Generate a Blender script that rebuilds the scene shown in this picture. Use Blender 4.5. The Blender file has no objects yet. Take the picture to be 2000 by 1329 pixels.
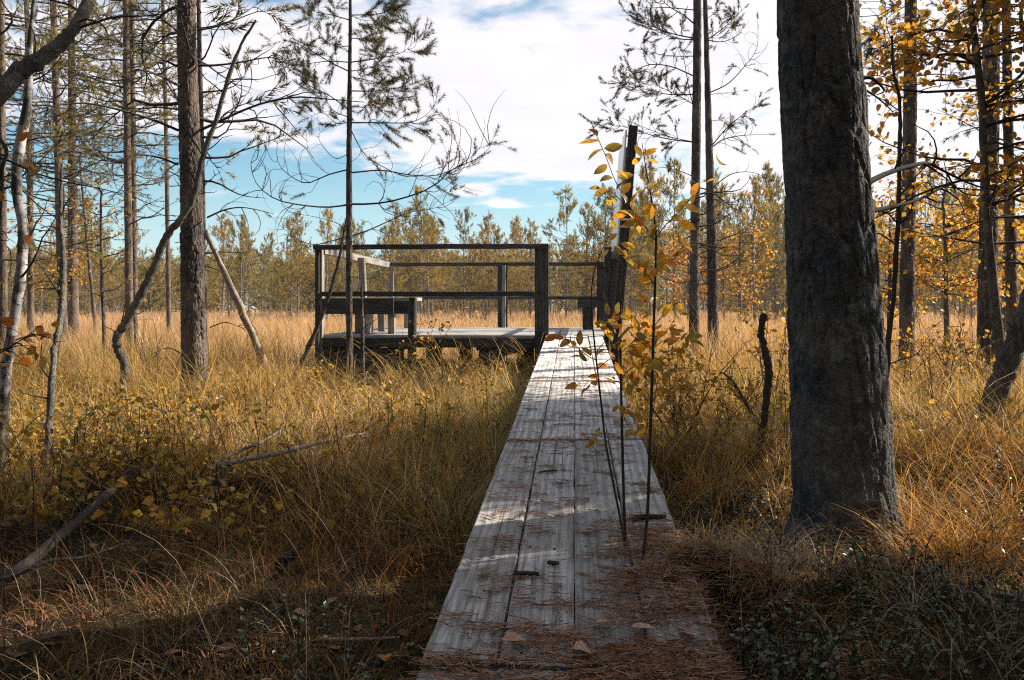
import bpy, math, random
import numpy as np
SC = bpy.context.scene
COL = SC.collection
R_ = math.radians
F = 1700.0; HX = 1000.0; HY = 600.0; EYE = 0.95      # focal length and horizon in photo pixels, eye height
A = R_(4.07)                                          # heading of the walk and the platform
SUN_AZ, SUN_EL = R_(70), R_(36)                       # azimuth clockwise from +Y
TO_SUN = np.array([math.sin(SUN_AZ)*math.cos(SUN_EL), math.cos(SUN_AZ)*math.cos(SUN_EL), math.sin(SUN_EL)])

def P(px, py, Y):
    return np.array([(px-HX)/F*Y, Y, EYE-(py-HY)/F*Y])

# ------------------------------------------------------------------ noise
def _h(ix, iy, iz, seed):
    n = (ix.astype(np.int64)*374761393 + iy.astype(np.int64)*668265263 + iz.astype(np.int64)*2147483647 + seed*974634777) & 0x7fffffff
    n = ((n ^ (n >> 13))*1274126177) & 0x7fffffff
    n = ((n ^ (n >> 16))*668265263) & 0x7fffffff
    return ((n ^ (n >> 15)) & 0xffffff)/float(0xffffff)
def vnoise(x, y, z=None, seed=0):
    x = np.asarray(x, float); y = np.asarray(y, float)
    z = np.zeros_like(x) if z is None else np.asarray(z, float)
    x0, y0, z0 = np.floor(x), np.floor(y), np.floor(z)
    fx, fy, fz = x-x0, y-y0, z-z0
    fx, fy, fz = fx*fx*(3-2*fx), fy*fy*(3-2*fy), fz*fz*(3-2*fz)
    r = 0
    for dx in (0, 1):
        for dy in (0, 1):
            for dz in (0, 1):
                w = (fx if dx else 1-fx)*(fy if dy else 1-fy)*(fz if dz else 1-fz)
                r = r + w*_h(x0+dx, y0+dy, z0+dz, seed)
    return r*2-1
def fbm(x, y, z=None, seed=0, octv=4):
    r = 0; a = 1.0; f = 1.0
    for i in range(octv):
        r = r + a*vnoise(np.asarray(x)*f, np.asarray(y)*f, None if z is None else np.asarray(z)*f, seed+i*17); a *= .5; f *= 2.03
    return r
def sst(a, b, x):
    t = np.clip((np.asarray(x, float)-a)/(b-a), 0, 1)
    return t*t*(3-2*t)

# ------------------------------------------------------------------ ground and walk
def walk_c(Y): return 0.0712*Y
def walk_z(Y): return 0.055+0.05*Y
WALK_W = 0.694
BUMPS = [(.53, 2.60, .22, .20), (1.02, 2.5, .17, .40), (1.32, 3.25, .02, .55), (1.5, 2.1, .11, .55), (-.75, 2.9, .08, .5), (-1.6, 4.2, .12, .8), (2.4, 3.9, .2, .8),
         (-.9, 6.2, .10, 1.2), (-2.6, 3.3, .14, .8), (3.2, 6.5, .12, 1.), (1.5, 5.2, .06, .7), (-3.2, 8, .06, 1.3), (.75, 2.0, .12, .3)]
def ground(x, y):
    x = np.asarray(x, float); y = np.asarray(y, float)
    r = np.hypot(x, y)
    h = .07*fbm(x*.55+3, y*.55+7, seed=1, octv=3)+.035*fbm(x*2.1, y*2.1, seed=5, octv=3)
    for bx, by, a, s in BUMPS:
        h = h+a*np.exp(-((x-bx)**2+(y-by)**2)/(s*s))
    h = h*(1-.75*sst(14, 40, r))
    u = (x-walk_c(y))
    cap = walk_z(y)-.13
    overlap = np.maximum(sst(.20, .34, u), sst(.06, .20, u)*sst(2.25, 2.5, y))*(1-sst(2.72, 3.0, y))*sst(1.0, 1.6, y)
    m = (1-sst(.36, .62, np.abs(u)))*(1-overlap)*(1-sst(11, 12, y))
    h = np.where(h > cap, h*(1-m)+cap*m, h)
    return h
def gz(x, y): return float(ground(np.array([x]), np.array([y]))[0])

# ------------------------------------------------------------------ mesh builder
class MB:
    def __init__(s):
        s.V = []; s.Q = []; s.QM = []; s.QS = []; s.T = []; s.TM = []; s.TS = []; s.C = []; s.W = []; s.n = 0
    def add(s, V, Q=None, T=None, mat=0, tint=(.5, .5, .5), wco=None, smooth=False):
        V = np.asarray(V, float).reshape(-1, 3); k = len(V)
        s.V.append(V)
        t = np.asarray(tint, float)
        s.C.append(np.broadcast_to(t, (k, 3)) if t.ndim == 1 else t)
        s.W.append(V if wco is None else np.asarray(wco, float).reshape(-1, 3))
        if Q is not None and len(Q):
            Q = np.asarray(Q, np.int64).reshape(-1, 4)+s.n; s.Q.append(Q)
            s.QM.append(np.full(len(Q), mat)); s.QS.append(np.full(len(Q), smooth))
        if T is not None and len(T):
            T = np.asarray(T, np.int64).reshape(-1, 3)+s.n; s.T.append(T)
            s.TM.append(np.full(len(T), mat)); s.TS.append(np.full(len(T), smooth))
        s.n += k
    def mesh(s, name, mats):
        me = bpy.data.meshes.new(name)
        V = np.concatenate(s.V); Cc = np.concatenate(s.C); W = np.concatenate(s.W)
        Q = np.concatenate(s.Q) if s.Q else np.zeros((0, 4), np.int64)
        T = np.concatenate(s.T) if s.T else np.zeros((0, 3), np.int64)
        me.vertices.add(len(V)); me.vertices.foreach_set('co', V.astype(np.float32).ravel())
        me.loops.add(Q.size+T.size)
        me.loops.foreach_set('vertex_index', np.concatenate([Q.ravel(), T.ravel()]).astype(np.int32))
        me.polygons.add(len(Q)+len(T))
        st = np.concatenate([np.arange(len(Q))*4, Q.size+np.arange(len(T))*3]).astype(np.int32)
        me.polygons.foreach_set('loop_start', st)
        me.polygons.foreach_set('material_index', np.concatenate(s.QM+s.TM).astype(np.int32))
        me.polygons.foreach_set('use_smooth', np.concatenate(s.QS+s.TS).astype(bool))
        for m in mats: me.materials.append(m)
        a = me.attributes.new('tint', 'FLOAT_COLOR', 'POINT')
        a.data.foreach_set('color', np.concatenate([Cc, np.ones((len(Cc), 1))], 1).astype(np.float32).ravel())
        b = me.attributes.new('wco', 'FLOAT_VECTOR', 'POINT')
        b.data.foreach_set('vector', W.astype(np.float32).ravel())
        me.update(calc_edges=True)
        return me
    def build(s, name, mats, parent=None, loc=None):
        if not isinstance(mats, (list, tuple)): mats = [mats]
        if loc is not None:
            s.V = [v-np.asarray(loc) for v in s.V]
        o = bpy.data.objects.new(name, s.mesh(name, mats)); COL.objects.link(o)
        if loc is not None: o.location = loc
        if parent is not None: o.parent = parent; o.location = (0, 0, 0)
        return o

def tag(o, label, cat, group=None, kind=None):
    if label: o['label'] = label
    if cat: o['category'] = cat
    if group: o['group'] = group
    if kind: o['kind'] = kind
    return o
def thing(name, loc, label, cat, group=None):
    o = bpy.data.objects.new(name, None); COL.objects.link(o); o.location = loc; o.empty_display_size = .1
    return tag(o, label, cat, group)
def part(mb, name, mats, root):
    "link a builder's mesh (world coordinates) under an unrotated root"
    l = np.array(root.location)
    mb.V = [v-l for v in mb.V]
    o = bpy.data.objects.new(name, mb.mesh(name, mats if isinstance(mats, (list, tuple)) else [mats]))
    COL.objects.link(o); o.parent = root
    return o
def copy_tree(o, parent=None):
    c = o.copy(); COL.objects.link(c)
    if parent is not None: c.parent = parent
    for ch in list(o.children): copy_tree(ch, c)
    return c

# ------------------------------------------------------------------ geometry
def tubes(mb, Pp, Rr, k=5, mat=0, tint=(.5, .5, .5), cap=False):
    "batch of tubes: Pp (M,n,3), Rr (M,n)"
    Pp = np.asarray(Pp, float); Rr = np.asarray(Rr, float)
    if Pp.ndim == 2: Pp = Pp[None]; Rr = Rr[None]
    M, n, _ = Pp.shape
    T = np.gradient(Pp, axis=1); T /= np.linalg.norm(T, axis=2, keepdims=True)+1e-9
    ov = Pp[:, -1]-Pp[:, 0]; ref = np.zeros((M, 3))
    ref[np.arange(M), np.argmin(np.abs(ov), axis=1)] = 1
    U = np.cross(T, ref[:, None, :]); U /= np.linalg.norm(U, axis=2, keepdims=True)+1e-9
    W = np.cross(T, U)
    a = np.arange(k)*2*np.pi/k
    V = Pp[:, :, None, :]+Rr[:, :, None, None]*(U[:, :, None, :]*np.cos(a)[None, None, :, None]+W[:, :, None, :]*np.sin(a)[None, None, :, None])
    i, j = np.meshgrid(np.arange(n-1), np.arange(k), indexing='ij')
    q = np.stack([i*k+j, i*k+(j+1) % k, (i+1)*k+(j+1) % k, (i+1)*k+j], -1).reshape(-1, 4)
    Q = (q[None]+(np.arange(M)*n*k)[:, None, None]).reshape(-1, 4)
    tt = np.asarray(tint, float)
    if tt.ndim == 2: tt = np.repeat(tt, n*k, axis=0)
    mb.add(V, Q=Q, mat=mat, tint=tt, smooth=True)
    if cap:
        for m in range(M):
            for e in (0, n-1):
                ring = V[m, e]; c = ring.mean(0, keepdims=True)
                tr = [[k, x, (x+1) % k] for x in range(k)]
                mb.add(np.concatenate([ring, c]), T=tr, mat=mat, tint=tint if np.asarray(tint).ndim == 1 else tt[0])

def blades(mb, root, az, L, lean, bend, width, tint, S=3, mat=0, rng=None):
    N = len(root); t = np.linspace(0, 1, S+1)
    th = lean[:, None]+bend[:, None]*t[None]
    hs = np.sin(th); hz = np.cos(th)
    dx = np.zeros((N, S+1)); dz = np.zeros((N, S+1))
    dx[:, 1:] = np.cumsum((hs[:, 1:]+hs[:, :-1])/2, 1)/S; dz[:, 1:] = np.cumsum((hz[:, 1:]+hz[:, :-1])/2, 1)/S
    ca, sa = np.cos(az)[:, None], np.sin(az)[:, None]
    L = L[:, None]
    Pc = np.stack([root[:, 0:1]+ca*dx*L, root[:, 1:2]+sa*dx*L, root[:, 2:3]+dz*L], -1)
    tw = az+rng.normal(0, .5, N)
    sd = np.stack([-np.sin(tw), np.cos(tw), np.zeros(N)], -1)[:, None, :]
    w = (width[:, None]*(1-t[None]**2*.93))[..., None]*.5
    V = np.stack([Pc-sd*w, Pc+sd*w], 2).reshape(N, -1, 3)
    i = np.arange(S)
    q = np.stack([i*2, i*2+1, i*2+3, i*2+2], -1)
    Q = (q[None]+(np.arange(N)*(S+1)*2)[:, None, None]).reshape(-1, 4)
    mb.add(V, Q=Q, mat=mat, tint=np.repeat(tint, (S+1)*2, axis=0))

_t = np.array([0, .18, .45, .75, 1.0]); _w = np.array([.015, .22, .31, .22, .0])
LEAF_HI = np.concatenate([np.stack([_t, s*_w, .35*abs(s)*_w], -1) for s in (-1, 0, 1)])
LEAF_HI_Q = np.array([[c*5+i, c*5+i+1, (c+1)*5+i+1, (c+1)*5+i] for c in (0, 1) for i in range(4)])
_t2 = np.array([0, .45, 1.0]); _w2 = np.array([.02, .33, .0])
LEAF_LO = np.concatenate([np.stack([_t2, s*_w2, .3*abs(s)*_w2], -1) for s in (-1, 0, 1)])
LEAF_LO_Q = np.array([[c*3+i, c*3+i+1, (c+1)*3+i+1, (c+1)*3+i] for c in (0, 1) for i in range(2)])
def nrm(v): return v/(np.linalg.norm(v, axis=-1, keepdims=True)+1e-9)
def leaves(mb, pos, dirs, size, tint, rng, hi=True, mat=0, flat=.0, wid=1.0):
    N = len(pos); pos = np.asarray(pos, float)
    X = nrm(np.asarray(dirs, float)); up = rng.normal(0, 1, (N, 3))*(1-flat); up[:, 2] += .7+flat
    Y = nrm(np.cross(up, X)); Z = np.cross(X, Y)
    T, Q = (LEAF_HI, LEAF_HI_Q) if hi else (LEAF_LO, LEAF_LO_Q)
    curl = rng.normal(-.22, .28, N)[:, None]; tw = rng.normal(0, .25, N)[:, None]
    tx, ty, tz = T[:, 0][None], T[:, 1][None]*wid, T[:, 2][None]
    z = tz*rng.uniform(.2, 1.6, N)[:, None]+curl*tx**2+tw*tx*ty
    x = tx*np.cos(np.abs(curl)*.8*tx)
    size = np.broadcast_to(size, (N,))
    V = pos[:, None]+size[:, None, None]*(x[..., None]*X[:, None]+(ty+0*x)[..., None]*Y[:, None]+z[..., None]*Z[:, None])
    Qs = (Q[None]+(np.arange(N)*len(T))[:, None, None]).reshape(-1, 4)
    mb.add(V, Q=Qs, mat=mat, tint=np.repeat(np.broadcast_to(tint, (N, 3)), len(T), axis=0), smooth=True)

def needles(mb, pos, dirs, shoot, n, length, width, tint, rng, mat=0, spread=(.45, 1.1)):
    "pine shoots: n needles round each shoot"
    M = len(pos)
    if M == 0: return
    pos = np.repeat(np.asarray(pos, float), n, 0); d = np.repeat(nrm(np.asarray(dirs, float)), n, 0)
    sh = np.repeat(np.broadcast_to(shoot, (M,)), n)
    tn = np.repeat(np.broadcast_to(tint, (M, 3)), n, 0)*rng.uniform(.75, 1.25, (M*n, 1))
    N = M*n; u = rng.uniform(0, 1, N)
    pr = nrm(np.cross(d, rng.normal(0, 1, (N, 3))))
    th = rng.uniform(spread[0], spread[1], N)[:, None]*(1.1-.5*u[:, None])
    nd = d*np.cos(th)+pr*np.sin(th)
    b = pos+d*(sh*u)[:, None]
    ln = (length*rng.uniform(.7, 1.15, N))[:, None]
    sd = nrm(np.cross(nd, rng.normal(0, 1, (N, 3))))*width*.5
    V = np.stack([b-sd, b+sd, b+nd*ln], 1)
    mb.add(V, T=np.arange(N*3).reshape(-1, 3), mat=mat, tint=np.repeat(tn, 3, 0))

def box(mb, c, s, ax=None, mat=0, tint=(.5, .5, .5), seed=0, wear=.0, long=None, nseg=1, bev=.004):
    "a sawn board: bevelled box with axes ax (rows) and half sizes s; wco runs along its longest side"
    s = np.asarray(s, float); ax = np.eye(3) if ax is None else np.asarray(ax)
    li = int(np.argmax(s)) if long is None else long
    o = [i for i in range(3) if i != li]
    rr = np.random.default_rng(seed+11)
    b = min(bev, s[o[0]]*.4, s[o[1]]*.4)
    sec = [(-1, -1, 1, 0), (-1, -1, 0, 1)]
    pts = []
    for sa, sb in ((-1, -1), (1, -1), (1, 1), (-1, 1)):
        if sa*sb > 0: order = ((0, 1), (1, 0))
        else: order = ((1, 0), (0, 1))
        for ia, ib in order:
            pts.append((sa*(s[o[0]]-b*ia), sb*(s[o[1]]-b*ib)))
    # keep cyclic order by angle
    pts.sort(key=lambda p: math.atan2(p[1]/s[o[1]], p[0]/s[o[0]]))
    pts = np.array(pts); k = len(pts)
    L = np.linspace(-s[li], s[li], nseg+1)
    V = np.zeros((nseg+1, k, 3))
    V[:, :, li] = L[:, None]
    V[:, :, o[0]] = pts[None, :, 0]; V[:, :, o[1]] = pts[None, :, 1]
    if wear > 0:
        w1 = rr.normal(0, wear, (nseg+1, 2))
        V[:, :, o[0]] += w1[:, 0:1]; V[:, :, o[1]] += w1[:, 1:2]
    Wc = np.stack([V[..., li], V[..., o[0]], V[..., o[1]]], -1)+rr.uniform(-50, 50, 3)
    G = np.asarray(c)+V.reshape(-1, 3) @ ax
    i, j = np.meshgrid(np.arange(nseg), np.arange(k), indexing='ij')
    Q = np.stack([i*k+j, i*k+(j+1) % k, (i+1)*k+(j+1) % k, (i+1)*k+j], -1).reshape(-1, 4)
    mb.add(G, Q=Q, mat=mat, tint=tint, wco=Wc.reshape(-1, 3))
    for e in (0, nseg):
        ring = G.reshape(nseg+1, k, 3)[e]; wr = Wc[e]
        mb.add(np.concatenate([ring, ring.mean(0, keepdims=True)]), T=[[k, x, (x+1) % k] for x in range(k)], mat=mat, tint=np.asarray(tint)*.8,
               wco=np.concatenate([wr, wr.mean(0, keepdims=True)]))

def spline(ctrl, n):
    "Catmull-Rom through control rows, n samples"
    c = np.asarray(ctrl, float)
    if len(c) == 2: return c[0]+(c[1]-c[0])*np.linspace(0, 1, n)[:, None]
    c = np.concatenate([[2*c[0]-c[1]], c, [2*c[-1]-c[-2]]])
    m = len(c)-3; t = np.linspace(0, m-1e-6, n); i = t.astype(int); f = (t-i)[:, None]
    a, b, d, e = c[i], c[i+1], c[i+2], c[i+3]
    return .5*(2*b+(d-a)*f+(2*a-5*b+4*d-e)*f**2+(3*b-a-3*d+e)*f**3)

def grow(rng, st, az, el, L, n=8, up=0., wig=.15):
    p = [tuple(st)]; x, y, z = st; ds = L/(n-1)
    for i in range(n-1):
        x += ds*math.cos(el)*math.cos(az); y += ds*math.cos(el)*math.sin(az); z += ds*math.sin(el)
        p.append((x, y, z))
        el += up/(n-1)+rng.gauss(0, wig); az += rng.gauss(0, wig)
    return p

# ------------------------------------------------------------------ materials
def mat_new(name):
    m = bpy.data.materials.new(name); m.use_nodes = True; nt = m.node_tree; nt.nodes.clear()
    return m, nt
class NT:
    def __init__(s, nt): s.nt = nt
    def n(s, t, **kw):
        nd = s.nt.nodes.new(t)
        for k, v in kw.items():
            if k.startswith('i_'): nd.inputs[k[2:].replace('_', ' ')].default_value = v
            else: setattr(nd, k, v)
        return nd
    def l(s, a, b): s.nt.links.new(a, b)
    def val(s, x, sock):
        if isinstance(x, bpy.types.NodeSocket): s.l(x, sock)
        else: sock.default_value = x
    def m(s, op, a, b=0., c=0., clamp=False):
        nd = s.n('ShaderNodeMath', operation=op, use_clamp=clamp)
        for i, x in enumerate((a, b, c)):
            if i < len(nd.inputs): s.val(x, nd.inputs[i])
        return nd.outputs[0]
    def vm(s, op, a, b=(0, 0, 0)):
        nd = s.n('ShaderNodeVectorMath', operation=op)
        s.val(a, nd.inputs[0]); s.val(b, nd.inputs[1])
        return nd.outputs['Vector'] if op not in ('LENGTH', 'DOT_PRODUCT', 'DISTANCE') else nd.outputs['Value']
    def mix(s, f, a, b, mode='MIX'):
        nd = s.n('ShaderNodeMix', data_type='RGBA', blend_type=mode)
        s.val(f, nd.inputs[0]); s.val(a, nd.inputs[6]); s.val(b, nd.inputs[7])
        return nd.outputs[2]
    def noise(s, vec, scale, detail=3, rough=.55, dist=0., out='Fac'):
        nd = s.n('ShaderNodeTexNoise'); s.val(vec, nd.inputs['Vector'])
        nd.inputs['Scale'].default_value = scale; nd.inputs['Detail'].default_value = detail
        nd.inputs['Roughness'].default_value = rough; nd.inputs['Distortion'].default_value = dist
        return nd.outputs[out]
    def ramp(s, f, stops):
        nd = s.n('ShaderNodeValToRGB'); s.val(f, nd.inputs[0]); e = nd.color_ramp.elements
        while len(e) < len(stops): e.new(.5)
        for x, (p, c) in zip(e, stops):
            x.position = p; x.color = (*c, 1) if len(c) == 3 else c
        return nd.outputs['Color']
    def mr(s, x, a, b, c=0., d=1., smooth=False):
        nd = s.n('ShaderNodeMapRange', interpolation_type='SMOOTHSTEP' if smooth else 'LINEAR')
        s.val(x, nd.inputs[0])
        for i, v in enumerate((a, b, c, d)): nd.inputs[i+1].default_value = v
        return nd.outputs[0]
    def attr(s, name): return s.n('ShaderNodeAttribute', attribute_name=name, attribute_type='GEOMETRY')
    def bump(s, h, strength=.5, dist=.01):
        nd = s.n('ShaderNodeBump'); nd.inputs['Strength'].default_value = strength; nd.inputs['Distance'].default_value = dist
        s.val(h, nd.inputs['Height']); return nd.outputs['Normal']
    def out(s, sh): o = s.n('ShaderNodeOutputMaterial'); s.l(sh, o.inputs['Surface']); return o
    def bsdf(s, col, rough=.8, normal=None, spec=.3):
        b = s.n('ShaderNodeBsdfPrincipled'); s.val(col, b.inputs['Base Color']); s.val(rough, b.inputs['Roughness'])
        b.inputs['Specular IOR Level'].default_value = spec
        if normal is not None: s.l(normal, b.inputs['Normal'])
        return b.outputs[0]

def leafmat(name, transl=.4, rough=.5, spec=.35, nscale=60., nvar=.35):
    m, nt = mat_new(name); k = NT(nt)
    t = k.attr('tint').outputs['Color']
    w = k.n('ShaderNodeNewGeometry').outputs['Position']
    f = k.mr(k.noise(w, nscale, 2), .3, .7, 1-nvar, 1+nvar)
    col = k.mix(1., t, f, 'MULTIPLY')
    b = k.bsdf(col, rough, spec=spec)
    tr = k.n('ShaderNodeBsdfTranslucent'); k.l(k.mix(1., col, (1.15, 1.0, .7, 1), 'MULTIPLY'), tr.inputs['Color'])
    mx = k.n('ShaderNodeMixShader'); mx.inputs[0].default_value = transl; k.l(b, mx.inputs[1]); k.l(tr.outputs[0], mx.inputs[2])
    k.out(mx.outputs[0]); return m

def barkmat(name, dark, mid, light, sc=18., bump=.7, dist=.012, stretch=.35, lichen=.0):
    m, nt = mat_new(name); k = NT(nt)
    p = k.n('ShaderNodeNewGeometry').outputs['Position']
    v = k.vm('MULTIPLY', p, (1, 1, stretch))
    n1 = k.noise(v, sc, 5, .65, .6); n2 = k.noise(v, sc*3.1, 4, .6); n3 = k.noise(p, sc*.16, 3)
    vo = k.n('ShaderNodeTexVoronoi', feature='DISTANCE_TO_EDGE'); vo.inputs['Scale'].default_value = sc*1.5
    wv = k.vm('ADD', v, k.vm('SCALE', k.noise(v, sc*1.2, 3, out='Color')))
    nd = wv.node; sc_n = nd.inputs[1].links[0].from_node; sc_n.inputs['Scale'].default_value = .05
    k.l(wv, vo.inputs['Vector'])
    edge = k.mr(vo.outputs['Distance'], .0, .16, 0., 1.)
    f = k.m('ADD', k.m('MULTIPLY', n1, .6), k.m('MULTIPLY', n2, .4))
    col = k.ramp(f, [(.28, dark), (.5, mid), (.72, light)])
    col = k.mix(k.m('MULTIPLY', k.mr(n3, .45, .62), .5), col, (light[0]*.9, light[1]*.8, light[2]*.7, 1))
    if lichen > 0:
        lf = k.m('MULTIPLY', k.mr(k.noise(p, 9., 5, .7), .55, .68), lichen)
        col = k.mix(lf, col, (.33, .36, .30, 1))
    h = k.m('ADD', k.m('MULTIPLY', edge, .6), k.m('MULTIPLY', f, .8))
    k.out(k.bsdf(col, .9, k.bump(h, bump, dist), .15)); return m

def birchmat():
    m, nt = mat_new('birch_bark'); k = NT(nt)
    p = k.n('ShaderNodeNewGeometry').outputs['Position']
    v = k.vm('MULTIPLY', p, (1, 1, 4.5))
    lent = k.mr(k.noise(v, 11., 4, .6), .56, .63)
    big = k.mr(k.noise(k.vm('MULTIPLY', p, (1, 1, .6)), 8., 5, .7), .44, .56)
    base = k.ramp(k.noise(p, 25., 4), [(.3, (.26, .24, .23)), (.7, (.52, .49, .47))])
    col = k.mix(k.m('MAXIMUM', lent, big), base, (.035, .03, .028, 1))
    k.out(k.bsdf(col, .7, k.bump(k.noise(v, 30., 4), .4, .004), .3)); return m

def woodmat(name, dark, mid, light, grain=1., bump=.5, dirt=.0, rough=.8):
    m, nt = mat_new(name); k = NT(nt)
    at = k.attr('wco').outputs['Vector']; tint = k.attr('tint').outputs['Color']
    g = k.vm('MULTIPLY', at, (.055, 1, 1))
    warp = k.noise(k.vm('MULTIPLY', at, (.9, 3., 3.)), 1.6, 3, .5, out='Color')
    sc = k.n('ShaderNodeVectorMath', operation='SCALE'); k.l(warp, sc.inputs[0]); sc.inputs['Scale'].default_value = .05
    g2 = k.vm('ADD', g, sc.outputs['Vector'])
    wav = k.n('ShaderNodeTexWave', wave_type='BANDS', bands_direction='Y'); wav.inputs['Scale'].default_value = 9*grain
    wav.inputs['Distortion'].default_value = 5.; wav.inputs['Detail'].default_value = 4; wav.inputs['Detail Scale'].default_value = 2.2
    k.l(g2, wav.inputs['Vector'])
    fine = k.noise(k.vm('MULTIPLY', at, (5, 170, 170)), 1., 3, .6)
    med = k.noise(k.vm('MULTIPLY', at, (1.2, 40, 40)), 1., 4, .6)
    blot = k.noise(at, 5., 4, .6)
    f = k.m('ADD', k.m('MULTIPLY', wav.outputs['Fac'], .13), k.m('ADD', k.m('MULTIPLY', fine, .52), k.m('MULTIPLY', med, .40)))
    col = k.ramp(f, [(.34, dark), (.5, mid), (.68, light)])
    col = k.mix(1., col, k.mix(.0, tint, tint), 'MULTIPLY')
    col = k.mix(1., col, (2, 2, 2, 1), 'MULTIPLY')
    col = k.mix(k.m('MULTIPLY', k.mr(blot, .42, .66), .55), col, (dark[0]*1.25, dark[1]*1.3, dark[2]*1.15, 1))
    crack = k.mr(k.noise(k.vm('MULTIPLY', at, (.9, 62, 62)), 1., 2, .5), .655, .70)
    col = k.mix(k.m('MULTIPLY', crack, .8), col, (dark[0]*.35, dark[1]*.33, dark[2]*.3, 1))
    stain = k.mr(k.noise(at, 2.3, 4, .65), .5, .68)
    col = k.mix(k.m('MULTIPLY', stain, .35), col, (mid[0]*.62, mid[1]*.66, mid[2]*.52, 1))
    vo = k.n('ShaderNodeTexVoronoi'); vo.inputs['Scale'].default_value = 1.
    k.l(k.vm('MULTIPLY', at, (3.2, 9., 9.)), vo.inputs['Vector'])
    kn = k.mr(vo.outputs['Distance'], .09, .16, 1., 0.)
    col = k.mix(k.m('MULTIPLY', kn, .75), col, (dark[0]*.5, dark[1]*.45, dark[2]*.4, 1))
    k.out(k.bsdf(col, rough, k.bump(f, bump, .004), .3)); return m
# ------------------------------------------------------------------ shared materials
M_BARK = barkmat('pine_bark', (.02, .018, .018), (.062, .054, .05), (.235, .195, .17), 16, .9, .014)
M_BARKBIG = barkmat('old_pine_bark', (.022, .023, .026), (.062, .064, .068), (.18, .168, .158), 24, .9, .008, .75, .35)
M_BARKRED = barkmat('red_pine_bark', (.034, .027, .024), (.10, .077, .064), (.27, .205, .165), 16, .8, .012)
M_TWIG = barkmat('twig_bark', (.02, .018, .017), (.045, .039, .035), (.09, .078, .068), 40, .4, .004)
M_DEAD = barkmat('dead_wood', (.10, .09, .08), (.24, .21, .19), (.44, .40, .36), 26, .6, .006, .3)
M_LICHEN = barkmat('lichen_bark', (.035, .032, .03), (.09, .085, .078), (.22, .21, .19), 30, .9, .008, .6, .35)
M_BIRCH = birchmat()
M_LEAF = leafmat('autumn_leaf', .58, .45, .4, 90., .3)
M_DRYLEAF = leafmat('dry_leaf', .15, .6, .3, 120., .4)
M_GRASS = leafmat('sedge_blade', .48, .55, .25, 9., .25)
M_NEEDLE = leafmat('pine_needle', .18, .5, .3, 5., .3)
M_FAR = leafmat('far_pine_needle', .42, .7, .1, .9, .35)
M_FARBARK = barkmat('far_bark', (.06, .05, .045), (.16, .135, .12), (.30, .26, .23), 9, .5, .01)
M_BERRY = leafmat('lingonberry_leaf', .08, .36, .5, 60., .3)
M_LITTER = leafmat('fallen_needle', .1, .6, .25, 40., .3)
M_WALK = woodmat('walk_boards', (.14, .128, .118), (.33, .315, .305), (.56, .54, .53), 1., .7)
M_DARKWOOD = woodmat('platform_boards', (.018, .018, .019), (.042, .041, .042), (.10, .096, .094), 1., .5)  # dark tarred timber, with the shade of camera-facing sides put in too
M_NAIL = barkmat('rusty_nail', (.02, .013, .01), (.06, .03, .02), (.11, .06, .04), 90, .2, .001)
M_LIMB = barkmat('dark_limb', (.005, .005, .005), (.010, .0095, .009), (.022, .02, .019), 40, .5, .005)  # shade on the dead limbs put into this near-black bark
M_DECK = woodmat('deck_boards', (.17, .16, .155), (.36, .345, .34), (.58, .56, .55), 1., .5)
M_POST = woodmat('grey_posts', (.08, .072, .065), (.20, .18, .16), (.36, .33, .30), 1., .5)  # paler copy of the timber, used for its sunlit sides

def groundmat():
    m, nt = mat_new('bog_ground'); k = NT(nt)
    p = k.n('ShaderNodeNewGeometry').outputs['Position']
    n1 = k.noise(p, 2.2, 5, .65); n2 = k.noise(p, 30., 4, .7); n3 = k.noise(p, 140., 3, .7)
    f = k.m('ADD', k.m('MULTIPLY', n2, .55), k.m('MULTIPLY', n3, .45))
    soil = k.ramp(f, [(.3, (.008, .009, .009)), (.52, (.022, .019, .015)), (.74, (.09, .06, .034))])
    moss = k.ramp(f, [(.3, (.015, .014, .008)), (.5, (.07, .056, .02)), (.72, (.22, .17, .06))])
    col = k.mix(k.mr(n1, .44, .6), soil, moss)
    ln = k.vm('LENGTH', p)
    far = k.mr(ln, 16., 34., 0., 1.)
    straw = k.ramp(k.noise(p, 3., 4), [(.3, (.20, .125, .06)), (.7, (.42, .29, .16))])
    col = k.mix(far, col, straw)
    k.out(k.bsdf(col, .95, k.bump(k.m('ADD', n2, k.m('MULTIPLY', n3, .5)), .9, .03), .1)); return m
M_GROUND = groundmat()

# ------------------------------------------------------------------ ground sheet
def build_ground():
    def axis(a, b, fine, rate):
        xs = [0.]; st = fine
        while xs[-1] < b: xs.append(xs[-1]+st); st = fine*(1+max(0, xs[-1]-rate)*.35/fine*.12) if xs[-1] > rate else fine
        ys = [0.]; st = fine
        while ys[-1] > a: ys.append(ys[-1]-st); st = fine*(1+max(0, -ys[-1]-rate)*.35/fine*.12) if -ys[-1] > rate else fine
        return np.array(sorted(set(ys+xs)))
    X = axis(-900, 900, .09, 5.); Y = axis(-300, 1800, .09, 9.)
    gx, gy = np.meshgrid(X, Y, indexing='ij')
    z = ground(gx.ravel(), gy.ravel())+.012*vnoise(gx.ravel()*9, gy.ravel()*9, seed=31)*(1-sst(9, 14, np.hypot(gx, gy).ravel()))
    V = np.stack([gx.ravel(), gy.ravel(), z], -1); n, m = gx.shape
    i, j = np.meshgrid(np.arange(n-1), np.arange(m-1), indexing='ij')
    q = np.stack([i*m+j, (i+1)*m+j, (i+1)*m+j+1, i*m+j+1], -1).reshape(-1, 4)
    b = MB(); b.add(V, Q=q, smooth=True)
    o = b.build('ground', M_GROUND); tag(o, None, None, kind='structure')
build_ground()

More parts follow.
